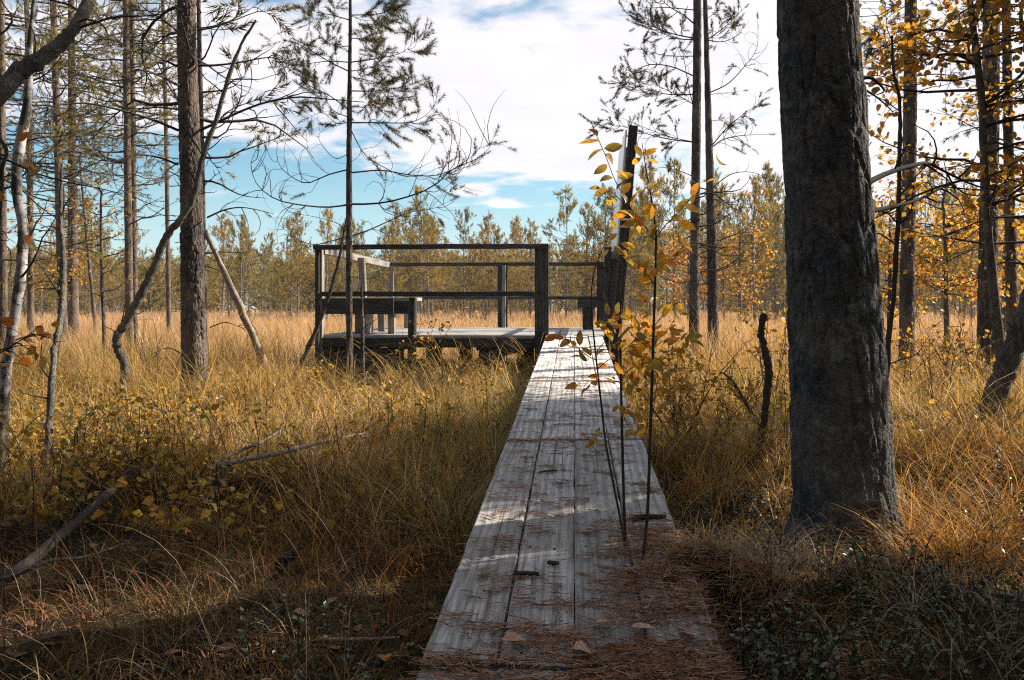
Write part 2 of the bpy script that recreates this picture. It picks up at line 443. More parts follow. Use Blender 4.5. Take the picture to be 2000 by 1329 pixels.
# ------------------------------------------------------------------ boardwalk
FW = np.array([math.sin(A), math.cos(A), 0.]); RT = np.array([math.cos(A), -math.sin(A), 0.]); UP = np.array([0, 0, 1.])
def build_walk():
    root = thing('boardwalk', (0.33, 4.6, 0.15), 'narrow grey boardwalk of four weathered planks running from the foreground up to the platform', 'boardwalk')
    rng = np.random.default_rng(4)
    sl = math.atan(.05); fw = np.array([math.sin(A)*math.cos(sl), math.cos(A)*math.cos(sl), math.sin(sl)]); nu = np.cross(RT, fw)
    joints = [-.55, 1.93, 4.41, 6.62, 8.8, 10.86]
    for s in range(5):
        mb = MB(); y0, y1 = joints[s], joints[s+1]; seg_t = rng.uniform(-.012, .012)
        for p in range(4):
            e0 = y0+.010+(rng.uniform(0, .016)); e1 = y1-.010-(rng.uniform(0, .016))
            if s == 1 and p >= 2: e1 += .03
            if s == 2 and p < 2: e0 -= .02
            yc = (e0+e1)/2; hl = (e1-e0)/2*math.sqrt(1+.0712**2+.05**2)
            u = (p-1.5)*WALK_W/4+rng.normal(0, .0009)
            c = np.array([walk_c(yc), yc, walk_z(yc)-.024])+RT*u+nu*rng.normal(0, .0025)
            g = rng.uniform(.40, .56); ti = np.array([g*1.0, g*.99, g*.98])*(1.9 if s >= 3 else 1.3 if s == 2 else 1.)  # far sections: bleached wood, with sunlight put into the lighter tint too
            f2 = nrm(fw+RT*rng.normal(0, .0006)+nu*rng.normal(0, .0012)); r2 = nrm(RT+nu*rng.normal(0, .012)); r2 = nrm(r2-f2*np.dot(r2, f2)); n2 = np.cross(r2, f2)
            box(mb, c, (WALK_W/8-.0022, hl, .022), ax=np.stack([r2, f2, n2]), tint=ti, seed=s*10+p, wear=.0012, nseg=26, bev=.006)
            for ly in (-hl+.05, -hl*.35, hl*.35, hl-.05):
                for lx in (-.045, .045):
                    q = c+f2*(ly+rng.normal(0, .012))+r2*(lx+rng.normal(0, .008)); tubes(mb, np.array([q+n2*.019, q+n2*.0236]), np.array([.0042, .0042]), 7, mat=1, cap=True)
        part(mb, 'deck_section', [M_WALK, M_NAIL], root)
    for i, y in enumerate([.2, 1.95, 3.1, 4.41, 5.5, 6.62, 7.7, 8.8, 9.9, 10.5]):
        mb = MB()
        box(mb, np.array([walk_c(y), y, walk_z(y)-.105])+RT*.0, (WALK_W/2-.02, .05, .055), ax=np.stack([RT, FW, UP]), tint=(.4, .38, .36), seed=40+i)
        if walk_z(y) > .3:
            for sx in (-1, 1):
                zb = gz(walk_c(y)+sx*.28, y)-.1; zt = walk_z(y)-.165
                if zt > zb+.03: box(mb, np.array([walk_c(y), y, (zb+zt)/2])+RT*sx*.27, (.045, .045, (zt-zb)/2), ax=np.stack([RT, FW, UP]), tint=(.35, .33, .31), seed=70+i)
        part(mb, 'crossbeam', M_DARKWOOD, root)
build_walk()

# ------------------------------------------------------------------ platform
C0 = np.array([walk_c(10.87), 10.87, 0.]); AX = np.stack([RT, FW, UP])
def L(u, v, z): return C0+RT*u+FW*v+UP*z
def board(mb, u0, u1, v0, v1, z0, z1, tint=.5, seed=0, wear=.0008, nseg=4):
    t = np.array([tint, tint*.985, tint*.97]) if np.isscalar(tint) else tint
    box(mb, L((u0+u1)/2, (v0+v1)/2, (z0+z1)/2), ((u1-u0)/2, (v1-v0)/2, (z1-z0)/2), ax=AX, tint=t, seed=seed, wear=wear, nseg=nseg, bev=.005)
U0, U1, V1, ZF, ZR = -3.22, .535, 3.95, .60, 1.735
def build_platform():
    root = thing('viewing_platform', tuple(L(-1.35, 2., 0)), 'dark timber viewing platform with open railings at the far end of the boardwalk', 'platform')
    rng = np.random.default_rng(8)
    mb = MB(); v = .0; i = 0
    while v < V1-.02:
        w = .142
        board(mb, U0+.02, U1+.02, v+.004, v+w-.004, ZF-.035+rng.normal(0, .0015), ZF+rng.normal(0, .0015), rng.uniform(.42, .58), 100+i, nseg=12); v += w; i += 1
    part(mb, 'deck', M_DECK, root)
    for u in (U0+.1, -2.2, -1.2, -.25, U1-.12):
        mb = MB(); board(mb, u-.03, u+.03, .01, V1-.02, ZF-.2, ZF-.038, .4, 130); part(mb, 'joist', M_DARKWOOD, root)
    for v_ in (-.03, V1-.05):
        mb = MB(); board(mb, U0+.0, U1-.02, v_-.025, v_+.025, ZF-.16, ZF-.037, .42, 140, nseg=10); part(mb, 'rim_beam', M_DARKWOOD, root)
    # posts: wide face across the near and far rails
    posts = [(-.486, -.313, -.10, -.058, 1.715, M_DARKWOOD), (U0-.03, U0+.035, -.06, .05, 1.70, M_POST), (.375, .535, -.10, -.058, 1.69, M_DARKWOOD),
             (-1.30, -1.13, V1-.06, V1-.02, 1.66, M_DARKWOOD), (-1.22, -1.16, V1-.15, V1-.062, 1.66, M_POST), (U0+.05, U0+.12, V1-.06, V1+.0, 1.66, M_POST), (U1-.15, U1, V1-.06, V1-.02, 1.70, M_DARKWOOD),
             (U1-.06, U1, 1.9, 2.0, 1.66, M_DARKWOOD)]
    for n_, (a, b, c, d, zt, m) in enumerate(posts):
        mb = MB(); zb = gz(*L((a+b)/2, (c+d)/2, 0)[:2])-.15
        board(mb, a, b, c, d, zb, zt, .5, 150+n_, nseg=8); part(mb, 'post', m, root)
    mb = MB(); board(mb, U0-.045, U0+.004, -.105, -.064, .05, 1.715, .5, 176, nseg=8); part(mb, 'post', M_DARKWOOD, root)  # added dark board standing for the shaded front of the near left post
    mb = MB(); board(mb, U0+.04, U0+.95, -.06, -.03, .86, 1.06, .5, 177, nseg=6); part(mb, 'backboard', M_DARKWOOD, root)
    mb = MB(); board(mb, U0+.05, U0+1.05, -.02, .02, .12, ZF-.165, .45, 178, nseg=6); part(mb, 'skirt_board', M_DARKWOOD, root)
    for (u, z) in ((-.40, 1.70), (-.44, 1.115), (-.36, 1.115), (-.40, .53), (U0-.02, 1.69), (U0-.02, 1.0), (.455, .55), (.455, 1.62)):
        mb = MB(); q = L(u, -.103 if z < 1.69 or u > -1 else -.148, z); tubes(mb, np.array([q, q-FW*.012]), np.array([.013, .012]), 8, cap=True); part(mb, 'bolt', M_NAIL, root)
    mb = MB()    # leaning inner post of the left rail
    box(mb, L(U0+.12, 1.75, 1.14), (.045, .05, .54), ax=np.stack([RT*.985-UP*.03, FW, UP*.99+RT*-.04]), tint=(.5, .49, .48), seed=170, nseg=5); part(mb, 'post', M_POST, root)
    # rails
    rails = [(U0-.06, -.315, -.145, -.055, ZR-.06, ZR, M_DARKWOOD), (U0+.03, U1-.01, V1-.02, V1+.03, ZR-.085, ZR-.02, M_DARKWOOD),
             (U0+.03, -.49, -.09, -.045, 1.085, 1.145, M_DARKWOOD), (-2.6, U1-.1, V1-.02, V1+.03, 1.08, 1.135, M_DARKWOOD), ]
    for n_, (a, b, c, d, z0, z1, m) in enumerate(rails):
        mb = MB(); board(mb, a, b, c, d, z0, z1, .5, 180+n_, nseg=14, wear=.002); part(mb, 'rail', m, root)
    mb = MB(); board(mb, U0+.0, U0+.05, .02, V1+.03, ZR-.11, ZR-.01, .5, 190, nseg=10); part(mb, 'rail', M_POST, root)
    mb = MB(); board(mb, U1-.045, U1-.005, -.05, V1, ZR-.11, ZR-.02, .5, 191, nseg=10); part(mb, 'rail', M_DARKWOOD, root)
    mb = MB(); board(mb, U1-.045, U1-.005, -.05, V1, 1.08, 1.2, .5, 192, nseg=10); part(mb, 'rail', M_DARKWOOD, root)
    # logs and props underneath
    for n_, (u, v_, r) in enumerate([(-2.05, -.02, .055), (-1.1, .25, .14), (-2.9, .5, .12), (-2.4, .6, .12), (-.7, 1.5, .12), (-2.2, 2.6, .12), (.1, .8, .1), (-1.8, 3.4, .12)]):
        mb = MB(); p0 = L(u, v_, gz(*L(u, v_, 0)[:2])-.15); p1 = L(u+.02, v_, ZF-.165 if n_ else 1.07)
        tubes(mb, spline([p0, p1], 6), np.full(6, r)*np.linspace(1.08, .96, 6), 12, tint=(.4, .38, .36), cap=True)
        part(mb, 'support_log', M_BARK if n_ else M_DARKWOOD, root)
    mb = MB(); box(mb, L(-.75, -.05, .42), (.42, .03, .05), ax=np.stack([RT*.97+UP*.24, FW, UP*.97-RT*.24]), tint=(.4, .38, .36), seed=199); part(mb, 'brace', M_DARKWOOD, root)
    mb = MB(); box(mb, L(-2.75, .05, .40), (.55, .03, .08), ax=np.stack([RT*.985-UP*.17, FW, UP*.985+RT*.17]), tint=(.4, .38, .36), seed=198); part(mb, 'brace', M_DARKWOOD, root)
build_platform()

def bench(name, label, u0, u1, v0, v1, zt, legs, apron=None, seatmat=M_DECK):
    root = thing(name, tuple(L((u0+u1)/2, (v0+v1)/2, ZF)), label, 'bench', 'benches on the viewing platform')
    mb = MB(); along_v = (v1-v0) > (u1-u0)
    w = (u1-u0) if along_v else (v1-v0)
    for i in range(2):
        if along_v: board(mb, u0+i*w/2+.004, u0+(i+1)*w/2-.004, v0, v1, zt-.045, zt, .5, 210+i, nseg=8)
        else: board(mb, u0, u1, v0+i*w/2+.004, v0+(i+1)*w/2-.004, zt-.045, zt, .5, 210+i, nseg=8)
    part(mb, 'seat', seatmat, root)
    for i, (a, b, c, d, m) in enumerate(legs):
        mb = MB(); board(mb, a, b, c, d, ZF+.001, zt-.047, .5, 220+i, nseg=4); part(mb, 'leg', m, root)
    if apron:
        for i, (a, b, c, d, z0, z1) in enumerate(apron):
            mb = MB(); board(mb, a, b, c, d, z0, z1, .45, 230+i, nseg=6); part(mb, 'apron', M_DARKWOOD, root)
    return root
bench('bench', 'timber bench with pale seat across the near left corner of the platform', -3.12, -2.06, .28, .82, 1.075,
      [(-2.86, -2.72, .32, .78, M_POST), (-2.42, -2.335, .30, .42, M_POST), (-2.22, -2.17, .72, .80, M_POST)],
      [(-3.14, -2.08, .235, .275, .86, 1.03)])
bench('bench', 'timber bench along the left railing of the platform, behind the near corner', -3.10, -2.66, .95, 3.7, 1.065,
      [(-2.78, -2.69, 1.3, 1.38, M_POST), (-2.78, -2.69, 3.2, 3.28, M_POST)], [(-2.655, -2.615, 1.0, 3.65, .9, 1.02)])
bench('bench', 'dark bench end at the right railing of the platform, behind the yellow sapling', .06, .44, 2.3, 3.75, 1.10,
      [(.14, .30, 2.55, 2.63, M_DARKWOOD), (.14, .30, 3.4, 3.48, M_DARKWOOD)], [(.05, .45, 2.255, 2.295, .94, 1.052)], M_DARKWOOD)

# ------------------------------------------------------------------ information board, seen almost edge-on
def build_sign():
    b0 = P(1201, 700, 9.45); top = P(1237, 247, 9.45)
    root = thing('information_board', (b0[0], b0[1], gz(b0[0], b0[1])), 'leaning information board with pale panel on dark posts seen edge-on beside the boardwalk', 'sign')
    d = nrm(top-b0); nrmv = nrm(np.cross(FW, d)); fw2 = nrm(FW)
    ax = np.stack([nrmv, fw2, d])
    Lh = np.linalg.norm(top-b0)
    z0 = -.45
    for i, dv in enumerate((0., 1.28)):
        mb = MB(); box(mb, b0+fw2*dv+d*((Lh+z0)/2)+nrmv*0, (.048, .045, (Lh-z0)/2), ax=ax, tint=(.42, .41, .40), seed=300+i, nseg=8); part(mb, 'post', M_DARKWOOD, root)
    mb = MB(); c = b0+fw2*.62+d*(Lh-.68)-nrmv*.075
    box(mb, c, (.009, .70, .62), ax=ax, tint=(.5, .5, .5), seed=310)
    pm, nt = mat_new('board_panel'); k = NT(nt)
    k.out(k.bsdf(k.mix(k.mr(k.noise(k.n('ShaderNodeNewGeometry').outputs['Position'], 5., 4), .4, .7), (.80, .82, .84, 1), (.62, .66, .70, 1)), .25, spec=.6))
    part(mb, 'panel', pm, root)
    mb = MB(); box(mb, b0+fw2*.64+d*(Lh-1.36)-nrmv*.05, (.03, .7, .035), ax=ax, tint=(.42, .41, .40), seed=311); part(mb, 'crossbar', M_DARKWOOD, root)
build_sign()
# ------------------------------------------------------------------ trees
def cells(u, v, nu, seed):
    "F2-F1 of a jittered grid, wrapping in u (0..nu)"
    iu, iv = np.floor(u), np.floor(v)
    f1 = np.full(u.shape, 9.); f2 = np.full(u.shape, 9.); idv = np.zeros(u.shape)
    for du in (-1, 0, 1):
        for dv in (-1, 0, 1):
            cu, cv = iu+du, iv+dv; w = np.mod(cu, nu)
            px = cu+.1+.8*_h(w, cv, w*0, seed); py = cv+.1+.8*_h(w, cv, w*0, seed+3)
            d = np.hypot(u-px, v-py); m = d < f1
            f2 = np.where(m, f1, np.minimum(f2, d)); idv = np.where(m, _h(w, cv, w*0, seed+9), idv); f1 = np.where(m, d, f1)
    return f2-f1, idv

def bark_trunk(mb, ctrl, rad, k, dz, nu, vs, depth, seed, flake=.35, mat=0, flare=.0, z0=0.):
    "trunk with real bark plates: ctrl centre line rows, rad radius rows"
    ln = np.linalg.norm(np.diff(ctrl, axis=0), axis=1).sum(); n = max(8, int(ln/dz))
    c = spline(ctrl, n); r = spline(np.stack([rad, rad, rad], -1), n)[:, 0]
    th = np.arange(k)*2*np.pi/k
    Th, Z = np.meshgrid(th, c[:, 2], indexing='xy')
    u = Th/(2*np.pi)*nu; wz = Z*vs
    uu = u+.30*vnoise(np.cos(Th)*2.2, np.sin(Th)*2.2, Z*5, seed=seed); 
    ed, idv = cells(np.mod(uu, nu), wz+.35*vnoise(np.cos(Th)*3, np.sin(Th)*3, Z*9, seed=seed+1), nu, seed)
    pl = sst(.02, .32, ed); patch = sst(-.35, .45, fbm(np.cos(Th)*1.8, np.sin(Th)*1.8, Z*1.7, seed=seed+21, octv=3)); pl = 1-(1-pl)*(.25+.75*patch)
    fine = vnoise(np.cos(Th)*14, np.sin(Th)*14, Z*26, seed=seed+5)*.5+vnoise(np.cos(Th)*30, np.sin(Th)*30, Z*60, seed=seed+6)*.35
    lump = fbm(np.cos(Th)*1.5, np.sin(Th)*1.5, Z*2.2, seed=seed+8, octv=2)
    hfade = 1-flake*sst(.8, 3.5, Z)
    d = depth*hfade*(pl*(.55+.6*idv)+.30*fine)-depth*.55+r[:, None]*.035*lump
    fl = flare*np.exp(-np.maximum(0, Z-z0)/.13)*(1+.35*np.cos(Th*5+seed))
    R = r[:, None]*(1+fl)+d
    V = np.stack([c[:, None, 0]+R*np.cos(Th), c[:, None, 1]+R*np.sin(Th), Z], -1)
    i, j = np.meshgrid(np.arange(n-1), np.arange(k), indexing='ij')
    Q = np.stack([i*k+j, i*k+(j+1) % k, (i+1)*k+(j+1) % k, (i+1)*k+j], -1).reshape(-1, 4)
    mb.add(V, Q=Q, mat=mat, smooth=True)

def pixline(rows, Y):
    "rows (px, py, width px) -> centre rows and radii"
    c = np.array([P(a, b, Y) for a, b, w in rows]); r = np.array([w*.5/F*Y for a, b, w in rows]); return c, r

def extend(c, r, H, rng, sway=.12):
    "carry a trunk (given base to frame top) on up to its real height H, and down into the ground"
    d = c[-1]-c[-2]; d = d/d[2]
    z = c[-1, 2]; n = 4; rows = []; rad = []
    for i in range(1, n+1):
        zz = z+(H-z)*i/n; t = (zz-z)/(H-z)
        rows.append(c[-1]+np.array([d[0]*(zz-z)*.4+rng.gauss(0, sway)*t, rng.gauss(0, sway)*t, zz-z]))
        rad.append(r[-1]*(1-t)*.92+.006)
    return np.concatenate([c, rows]), np.concatenate([r, rad])

def trunk_at(c, r):
    zs = c[:, 2]
    def f(z): return (float(np.interp(z, zs, c[:, 0])), float(np.interp(z, zs, c[:, 1])), float(z)), float(np.interp(z, zs, r))
    return f

def crown(rng, at, specs, wood, tufts, sub=5, thick=.10):
    "specs rows: z0,z1,count,L0,L1,el,up,wig,live(0..1),azrange or None. Adds polylines to wood and (pos,dir) to tufts"
    for (z0, z1, cnt, L0, L1, el, up, wig, live, azr) in specs:
        for i in range(cnt):
            t = (i+rng.random())/cnt; z = z0+(z1-z0)*t
            p, rr = at(z); Lb = (L0+(L1-L0)*t)*rng.uniform(.65, 1.2)
            az = rng.uniform(0, 6.283) if azr is None else rng.uniform(*azr)
            add_branch(rng, p, az, el+rng.gauss(0, .15), Lb, up, wig, live, wood, tufts, sub, min(rr*.5, .006+Lb*.0085))
def add_branch(rng, p, az, el, Lb, up, wig, live, wood, tufts, sub, r0, n=8, pts=None, tl=.0):
    pts = grow(rng, p, az, el, Lb, n, up, wig) if pts is None else pts
    n = len(pts)
    wood.append((pts, [max(.0016, r0*(1-.85*i/(n-1))) for i in range(n)]))
    alive = rng.random() < live
    if alive:
        e = np.subtract(pts[-1], pts[-2]); tufts.append((pts[-1], tuple(e)))
    for j in range(sub):
        f = rng.uniform(.3, .97); i = min(n-2, int(f*(n-1))); g = f*(n-1)-i
        q = tuple(pts[i][a]+(pts[i+1][a]-pts[i][a])*g for a in range(3))
        e = np.subtract(pts[i+1], pts[i]); a2 = math.atan2(e[1], e[0])+rng.choice((-1, 1))*rng.uniform(.5, 1.15)
        el2 = math.atan2(e[2], math.hypot(e[0], e[1]))+rng.gauss(.1, .3)
        L2 = Lb*rng.uniform(.16, .42)*(1.25-f)
        s = grow(rng, q, a2, el2, L2, 5, up*.9, wig*1.2)
        wood.append((s, [max(.0013, r0*.42*(1-.8*i/4)) for i in range(5)]))
        if alive or rng.random() < live:
            tufts.append((s[-1], tuple(np.subtract(s[-1], s[-2]))))
            if L2 > .25: tufts.append((s[2], tuple(np.add(np.subtract(s[3], s[2]), (0, 0, .02)))))
            if L2 > .5:
                for _ in range(2):
                    s2 = grow(rng, s[rng.randint(1, 3)], a2+rng.uniform(-1.2, 1.2), el2+.3, L2*.4, 4, up, wig)
                    wood.append((s2, [.0022, .002, .0018, .0015])); tufts.append((s2[-1], tuple(np.subtract(s2[-1], s2[-2]))))
def put_wood(mb, wood, k=4, mat=0):
    by = {}
    for p, r in wood: by.setdefault(len(p), []).append((p, r))
    for n, l in by.items(): tubes(mb, np.array([a for a, b in l]), np.array([b for a, b in l]), k, mat=mat, tint=(.3, .3, .3))
def put_tufts(mb, tufts, nr, n=26, shoot=.09, length=.055, width=.004, col=(.085, .088, .028), var=.25, mat=1, spread=(.4, 1.05)):
    if not tufts: return
    p = np.array([a for a, b in tufts]); d = np.array([b for a, b in tufts])
    t = np.array(col)*(1+nr.normal(0, var, (len(p), 1)))*np.array([1, 1, 1]); t = np.clip(t, .01, 1)
    warm = nr.uniform(0, 1, (len(p), 1))**3; t = t*(1-warm*.6)+np.array([.22, .13, .03])*warm*.6
    needles(mb, p, d, shoot*nr.uniform(.7, 1.4, len(p)), n, length, width, t, nr, mat=mat, spread=spread)

def pine(name, label, group, rows, Y, H, seed, bark, specs, plates=None, k=12, sub=5, nd=None, extra=None, base_drop=.25, dz=.05, cat='tree'):
    rng = random.Random(seed); nr = np.random.default_rng(seed)
    c, r = pixline(rows, Y)
    zb = gz(c[0, 0], c[0, 1]); 
    if c[0, 2] > zb-.15: c = np.concatenate([[[c[0, 0], c[0, 1], zb-.2]], c]); r = np.concatenate([[r[0]*1.08], r])
    if H: c, r = extend(c, r, H, rng)
    root = thing(name, (c[0, 0], c[0, 1], zb), label, cat, group)
    mb = MB()
    if plates: bark_trunk(mb, c, r, k, dz, plates[0], plates[1], plates[2], seed, flare=plates[3], z0=zb)
    else: bark_trunk(mb, c, r, k, dz, 7, 9., min(.012, r.max()*.16), seed, flake=.2, flare=.12, z0=zb)
    part(mb, 'trunk', bark, root)
    wood, tufts = [], []
    at = trunk_at(c, r)
    if extra: extra(rng, wood, tufts, at)
    if specs: crown(rng, at, specs, wood, tufts, sub)
    if wood:
        mb = MB(); put_wood(mb, wood); put_tufts(mb, tufts, nr, **(nd or {})); part(mb, 'crown', [M_TWIG, M_NEEDLE], root)
    return root

def pixbranch(rows, Y, dY=0., r0=.008, n=14, wood=None, rng=None, tufts=None, live=0., sub=4, twL=.5, up=.6, wig=.28, taper=.8, endtuft=True):
    "a branch drawn by photo rows (px,py) at depth Y, bowing dY metres away from the lens plane at its tip"
    m = len(rows); c = np.array([P(a, b, Y) for a, b in rows])
    t = np.linspace(0, 1, m)
    sc = (Y+dY*t)/Y
    c = np.stack([c[:, 0]*sc, c[:, 1]*sc, EYE+(c[:, 2]-EYE)*sc], -1)
    pts = [tuple(x) for x in spline(c, n)]
    wood.append((pts, [max(.0016, r0*(1-taper*i/(n-1))) for i in range(n)]))
    if live > 0 and endtuft: tufts.append((pts[-1], tuple(np.subtract(pts[-1], pts[-2]))))
    Lb = sum(np.linalg.norm(np.subtract(pts[i+1], pts[i])) for i in range(n-1))
    for j in range(sub):
        i = rng.randint(2, n-2); e = np.subtract(pts[i+1], pts[i])
        ang = math.atan2(e[2], e[0])+rng.choice((-1, 1))*rng.uniform(.4, 1.1)
        L2 = twL*rng.uniform(.4, 1.)*min(1., Lb*.55)
        # twig mostly in the plane across the view, with some depth
        ydir = rng.gauss(0, .45); p = pts[i]; s = [p]; ds = L2/6; a = ang; cu = rng.gauss(0, wig)+up*.15*math.copysign(1, math.cos(ang))
        for q in range(6):
            p = (p[0]+ds*math.cos(a), p[1]+ds*ydir, p[2]+ds*math.sin(a)); s.append(p); a += cu+rng.gauss(0, wig*.6)
        wood.append((s, [max(.0014, r0*.4*(1-.7*i2/6)) for i2 in range(7)]))
        if rng.random() < live:
            for q in (6, 5, 4, 3):
                if q == 6 or rng.random() < .72: tufts.append((s[q], tuple(np.subtract(s[q], s[q-1]))))
    return pts

# ---- the big old pine at the right
def build_big_pine():
    Y = 3.3; ed = [(1535, 1775, 1078), (1550, 1750, 1010), (1549, 1741, 930), (1546, 1733, 800), (1541, 1716, 600), (1535, 1701, 400), (1527, 1688, 200), (1519, 1673, 0)]
    rows = [((a+b)/2, y, b-a) for a, b, y in ed]
    rng = random.Random(5); nr = np.random.default_rng(5)
    c, r = pixline(rows, Y); r = r*.97
    zb = gz(c[0, 0], c[0, 1])
    c = np.concatenate([[[c[0, 0], c[0, 1], zb-.25]], c]); r = np.concatenate([[r[0]*1.05], r])
    c, r = extend(c, r, 11.5, rng)
    root = thing('pine_tree', (c[0, 0], c[0, 1], zb), 'big old pine with thick dark scaly trunk close by on the right of the boardwalk', 'tree', 'pines at the edge of the bog')
    mb = MB(); i = int(np.searchsorted(c[:, 2], 3.2))
    cc = spline(c, 60); rr = spline(np.stack([r]*3, -1), 60)[:, 0]
    lo = cc[:, 2] < 3.3
    m = lo.sum()
    bark_trunk(mb, cc[:m+1], rr[:m+1], 240, .005, 22, 5.0, .012, 5, flake=.4, flare=.05, z0=zb)
    bark_trunk(mb, cc[m:], rr[m:], 40, .05, 13, 9., .012, 6)
    part(mb, 'trunk', M_BARKBIG, root)
    wood, tufts = [], []; at = trunk_at(c, r)
    crown(rng, at, [(6.5, 11.3, 14, 1.8, .6, .15, .5, .14, .95, None)], wood, tufts, 6)
    mb = MB(); put_wood(mb, wood); put_tufts(mb, tufts, nr, n=22, shoot=.16, length=.10, width=.012); part(mb, 'crown', [M_TWIG, M_NEEDLE], root)
    # dead limbs on its right side
    for rows_, r0, dy in ([[(1690, 360), (1735, 338), (1790, 322), (1815, 320), (1850, 338), (1905, 363), (1950, 372)], .012, .9],
                          [[(1698, 414), (1740, 405), (1790, 392), (1830, 372), (1862, 360)], .011, .5],
                          [[(1682, 153), (1700, 152), (1716, 163), (1727, 178), (1712, 186)], .009, .05],
                          [[(1683, 172), (1712, 190), (1740, 215), (1748, 228)], .005, .2]):
        wood = []; pixbranch(rows_, Y, dy, r0, 16, wood, rng, [], 0, 5 if r0 > .01 else 1, .35)
        mb = MB(); put_wood(mb, wood, 7); part(mb, 'dead_branch', M_LIMB, root)
build_big_pine()

ND_NEAR = dict(n=80, shoot=.13, length=.058, width=.0042, col=(.075, .085, .034), spread=(.65, 1.3))
ND_MID = dict(n=44, shoot=.17, length=.075, width=.0085, col=(.20, .165, .05), spread=(.55, 1.2))
# ---- left big pine
def ex_left(rng, wood, tufts, at):
    Y = 8.1
    for rows, r0, dy, live, sub in (
        [[(388, 128), (420, 128), (470, 122), (520, 113), (560, 118)], .013, -.6, .2, 7],
        [[(390, 255), (430, 237), (470, 218), (520, 200), (580, 190), (640, 194), (712, 200)], .016, -.9, .12, 9],
        [[(350, 132), (310, 112), (270, 92), (215, 80)], .013, -.8, .0, 6], [[(348, 255), (300, 235), (240, 217), (170, 202), (105, 207), (60, 217)], .014, -.9, .0, 9],
        [[(348, 322), (310, 308), (270, 303), (235, 313), (196, 325)], .011, -.6, .0, 6], [[(350, 345), (330, 335), (310, 330)], .007, -.3, .0, 2],
        [[(405, 425), (440, 410), (478, 406), (535, 418)], .010, -.6, 0., 6], [[(350, 430), (330, 432), (315, 443)], .006, -.2, 0, 2],
        [[(350, 65), (320, 40), (280, 15), (250, -20)], .011, .5, .2, 5], [[(385, 60), (430, 50), (470, 30), (500, 10)], .010, .4, .8, 6],
        [[(350, 200), (320, 150), (280, 60), (250, 10)], .008, .9, .1, 5], [[(410, 640), (440, 630), (470, 640), (520, 660)], .006, -.4, 0, 4],
        [[(352, 690), (330, 680), (300, 690), (270, 720)], .006, -.4, 0, 4], [[(405, 520), (440, 535), (465, 560)], .006, -.3, 0, 3]):
        pixbranch(rows, Y, dy, r0, 14, wood, rng, tufts, live, sub, .75, up=-.5)
pine('pine_tree', 'stout pine with rough bark and bare dead limbs, thickest trunk on the left', 'pines at the edge of the bog',
     [(382, 812, 54), (380, 740, 47), (377, 600, 44), (374, 400, 41), (368, 200, 38), (364, 0, 35)], 8.1, 10.5, 21, M_BARK,
     [(5.6, 10.3, 16, 1.8, .5, .1, .5, .14, .9, None), (2.6, 4.8, 12, 1.3, 1.6, .0, .1, .2, .05, None)], plates=(13, 11., .014, .15), k=110, dz=.012, nd=dict(n=22, shoot=.16, length=.10, width=.011), extra=ex_left)

def stick(name, label, cat, rows, Ys, bark, seed, k=9, group=None, twigs=0, twL=.4, rough=.12):
    "stems, snags and poles: rows (px,py,width px), depth running over Ys"
    rng = random.Random(seed)
    t = np.linspace(0, 1, len(rows)); Yv = np.interp(t, np.linspace(0, 1, len(Ys)), Ys)
    c = np.array([P(a, b, y) for (a, b, w), y in zip(rows, Yv)]); r = np.array([w*.5/F*y for (a, b, w), y in zip(rows, Yv)])
    n = max(14, len(rows)*6)
    cs = spline(c, n); rs = spline(np.stack([r]*3, -1), n)[:, 0]
    nr = np.random.default_rng(seed); cs[1:-1] += nr.normal(0, 1, (n-2, 3))*rs[1:-1, None]*rough
    rs = np.maximum(.0014, rs*(1+nr.normal(0, rough*.7, n)))
    root = thing(name, tuple(c[0]), label, cat, group)
    mb = MB(); tubes(mb, cs, rs, k, cap=True); part(mb, 'stem' if cat != 'tree' else 'trunk', bark, root)
    if twigs:
        for i in range(twigs):
            wood = []
            j = rng.randint(n//4, n-2); e = cs[j+1]-cs[j]
            a = math.atan2(e[2], e[0])+rng.choice((-1, 1))*rng.uniform(.5, 1.2)
            p = tuple(cs[j]); s = [p]; L2 = twL*rng.uniform(.3, 1); yd = rng.gauss(0, .5)
            for q in range(6):
                p = (p[0]+L2/6*math.cos(a), p[1]+L2/6*yd, p[2]+L2/6*math.sin(a)); s.append(p); a += rng.gauss(.05, .22)
            wood.append((s, [max(.0013, min(rs[j]*.45, .006)*(1-.7*q/6)) for q in range(7)]))
            mb = MB(); put_wood(mb, wood, 5); part(mb, 'twig', M_TWIG, root)
    return root, cs, rs

# ---- other left trees, row by row
PG = 'pines at the edge of the bog'
spec_bare = lambda a, b, n, l: [(a, b, n, l, l*.9, .05, .15, .16, .04, None)]
def mids(z0, z1, n, l, live, top, ln=2.2): return [(z0*.55, z0, 8, l*.8, l*.8, .0, .1, .2, .05, None), (z0, z1, int(n*1.2), l, l*1.1, .05, .35, .17, min(.9, live*1.9), None), (z1, top, 16, l*1.3, .4, .15, .6, .15, .95, None)]
pine('pine_tree', 'slim pine just behind the stout left pine, its trunk half hidden', PG, [(402, 765, 12), (398, 600, 11), (394, 300, 10), (388, 0, 8)], 9.8, 8.5, 22, M_BARK, mids(2.6, 4.6, 14, .9, .25, 8.3), nd=ND_MID, sub=4)
pine('pine_tree', 'left one of the twin slim pines, between the reddish pine and the stout pine', PG, [(253, 690, 16), (250, 400, 14), (246, 0, 12)], 16.5, 11, 23, M_BARKRED, mids(3.2, 7., 34, 1.3, .3, 10.8), nd=ND_MID, sub=6, dz=.08)
pine('pine_tree', 'right one of the twin slim pines, the thinner reddish trunk', PG, [(264, 690, 12), (261, 400, 11), (257, 0, 10)], 17.3, 10.5, 24, M_BARKRED, mids(3.6, 7., 26, 1.2, .35, 10.2), nd=ND_MID, sub=6, dz=.08)
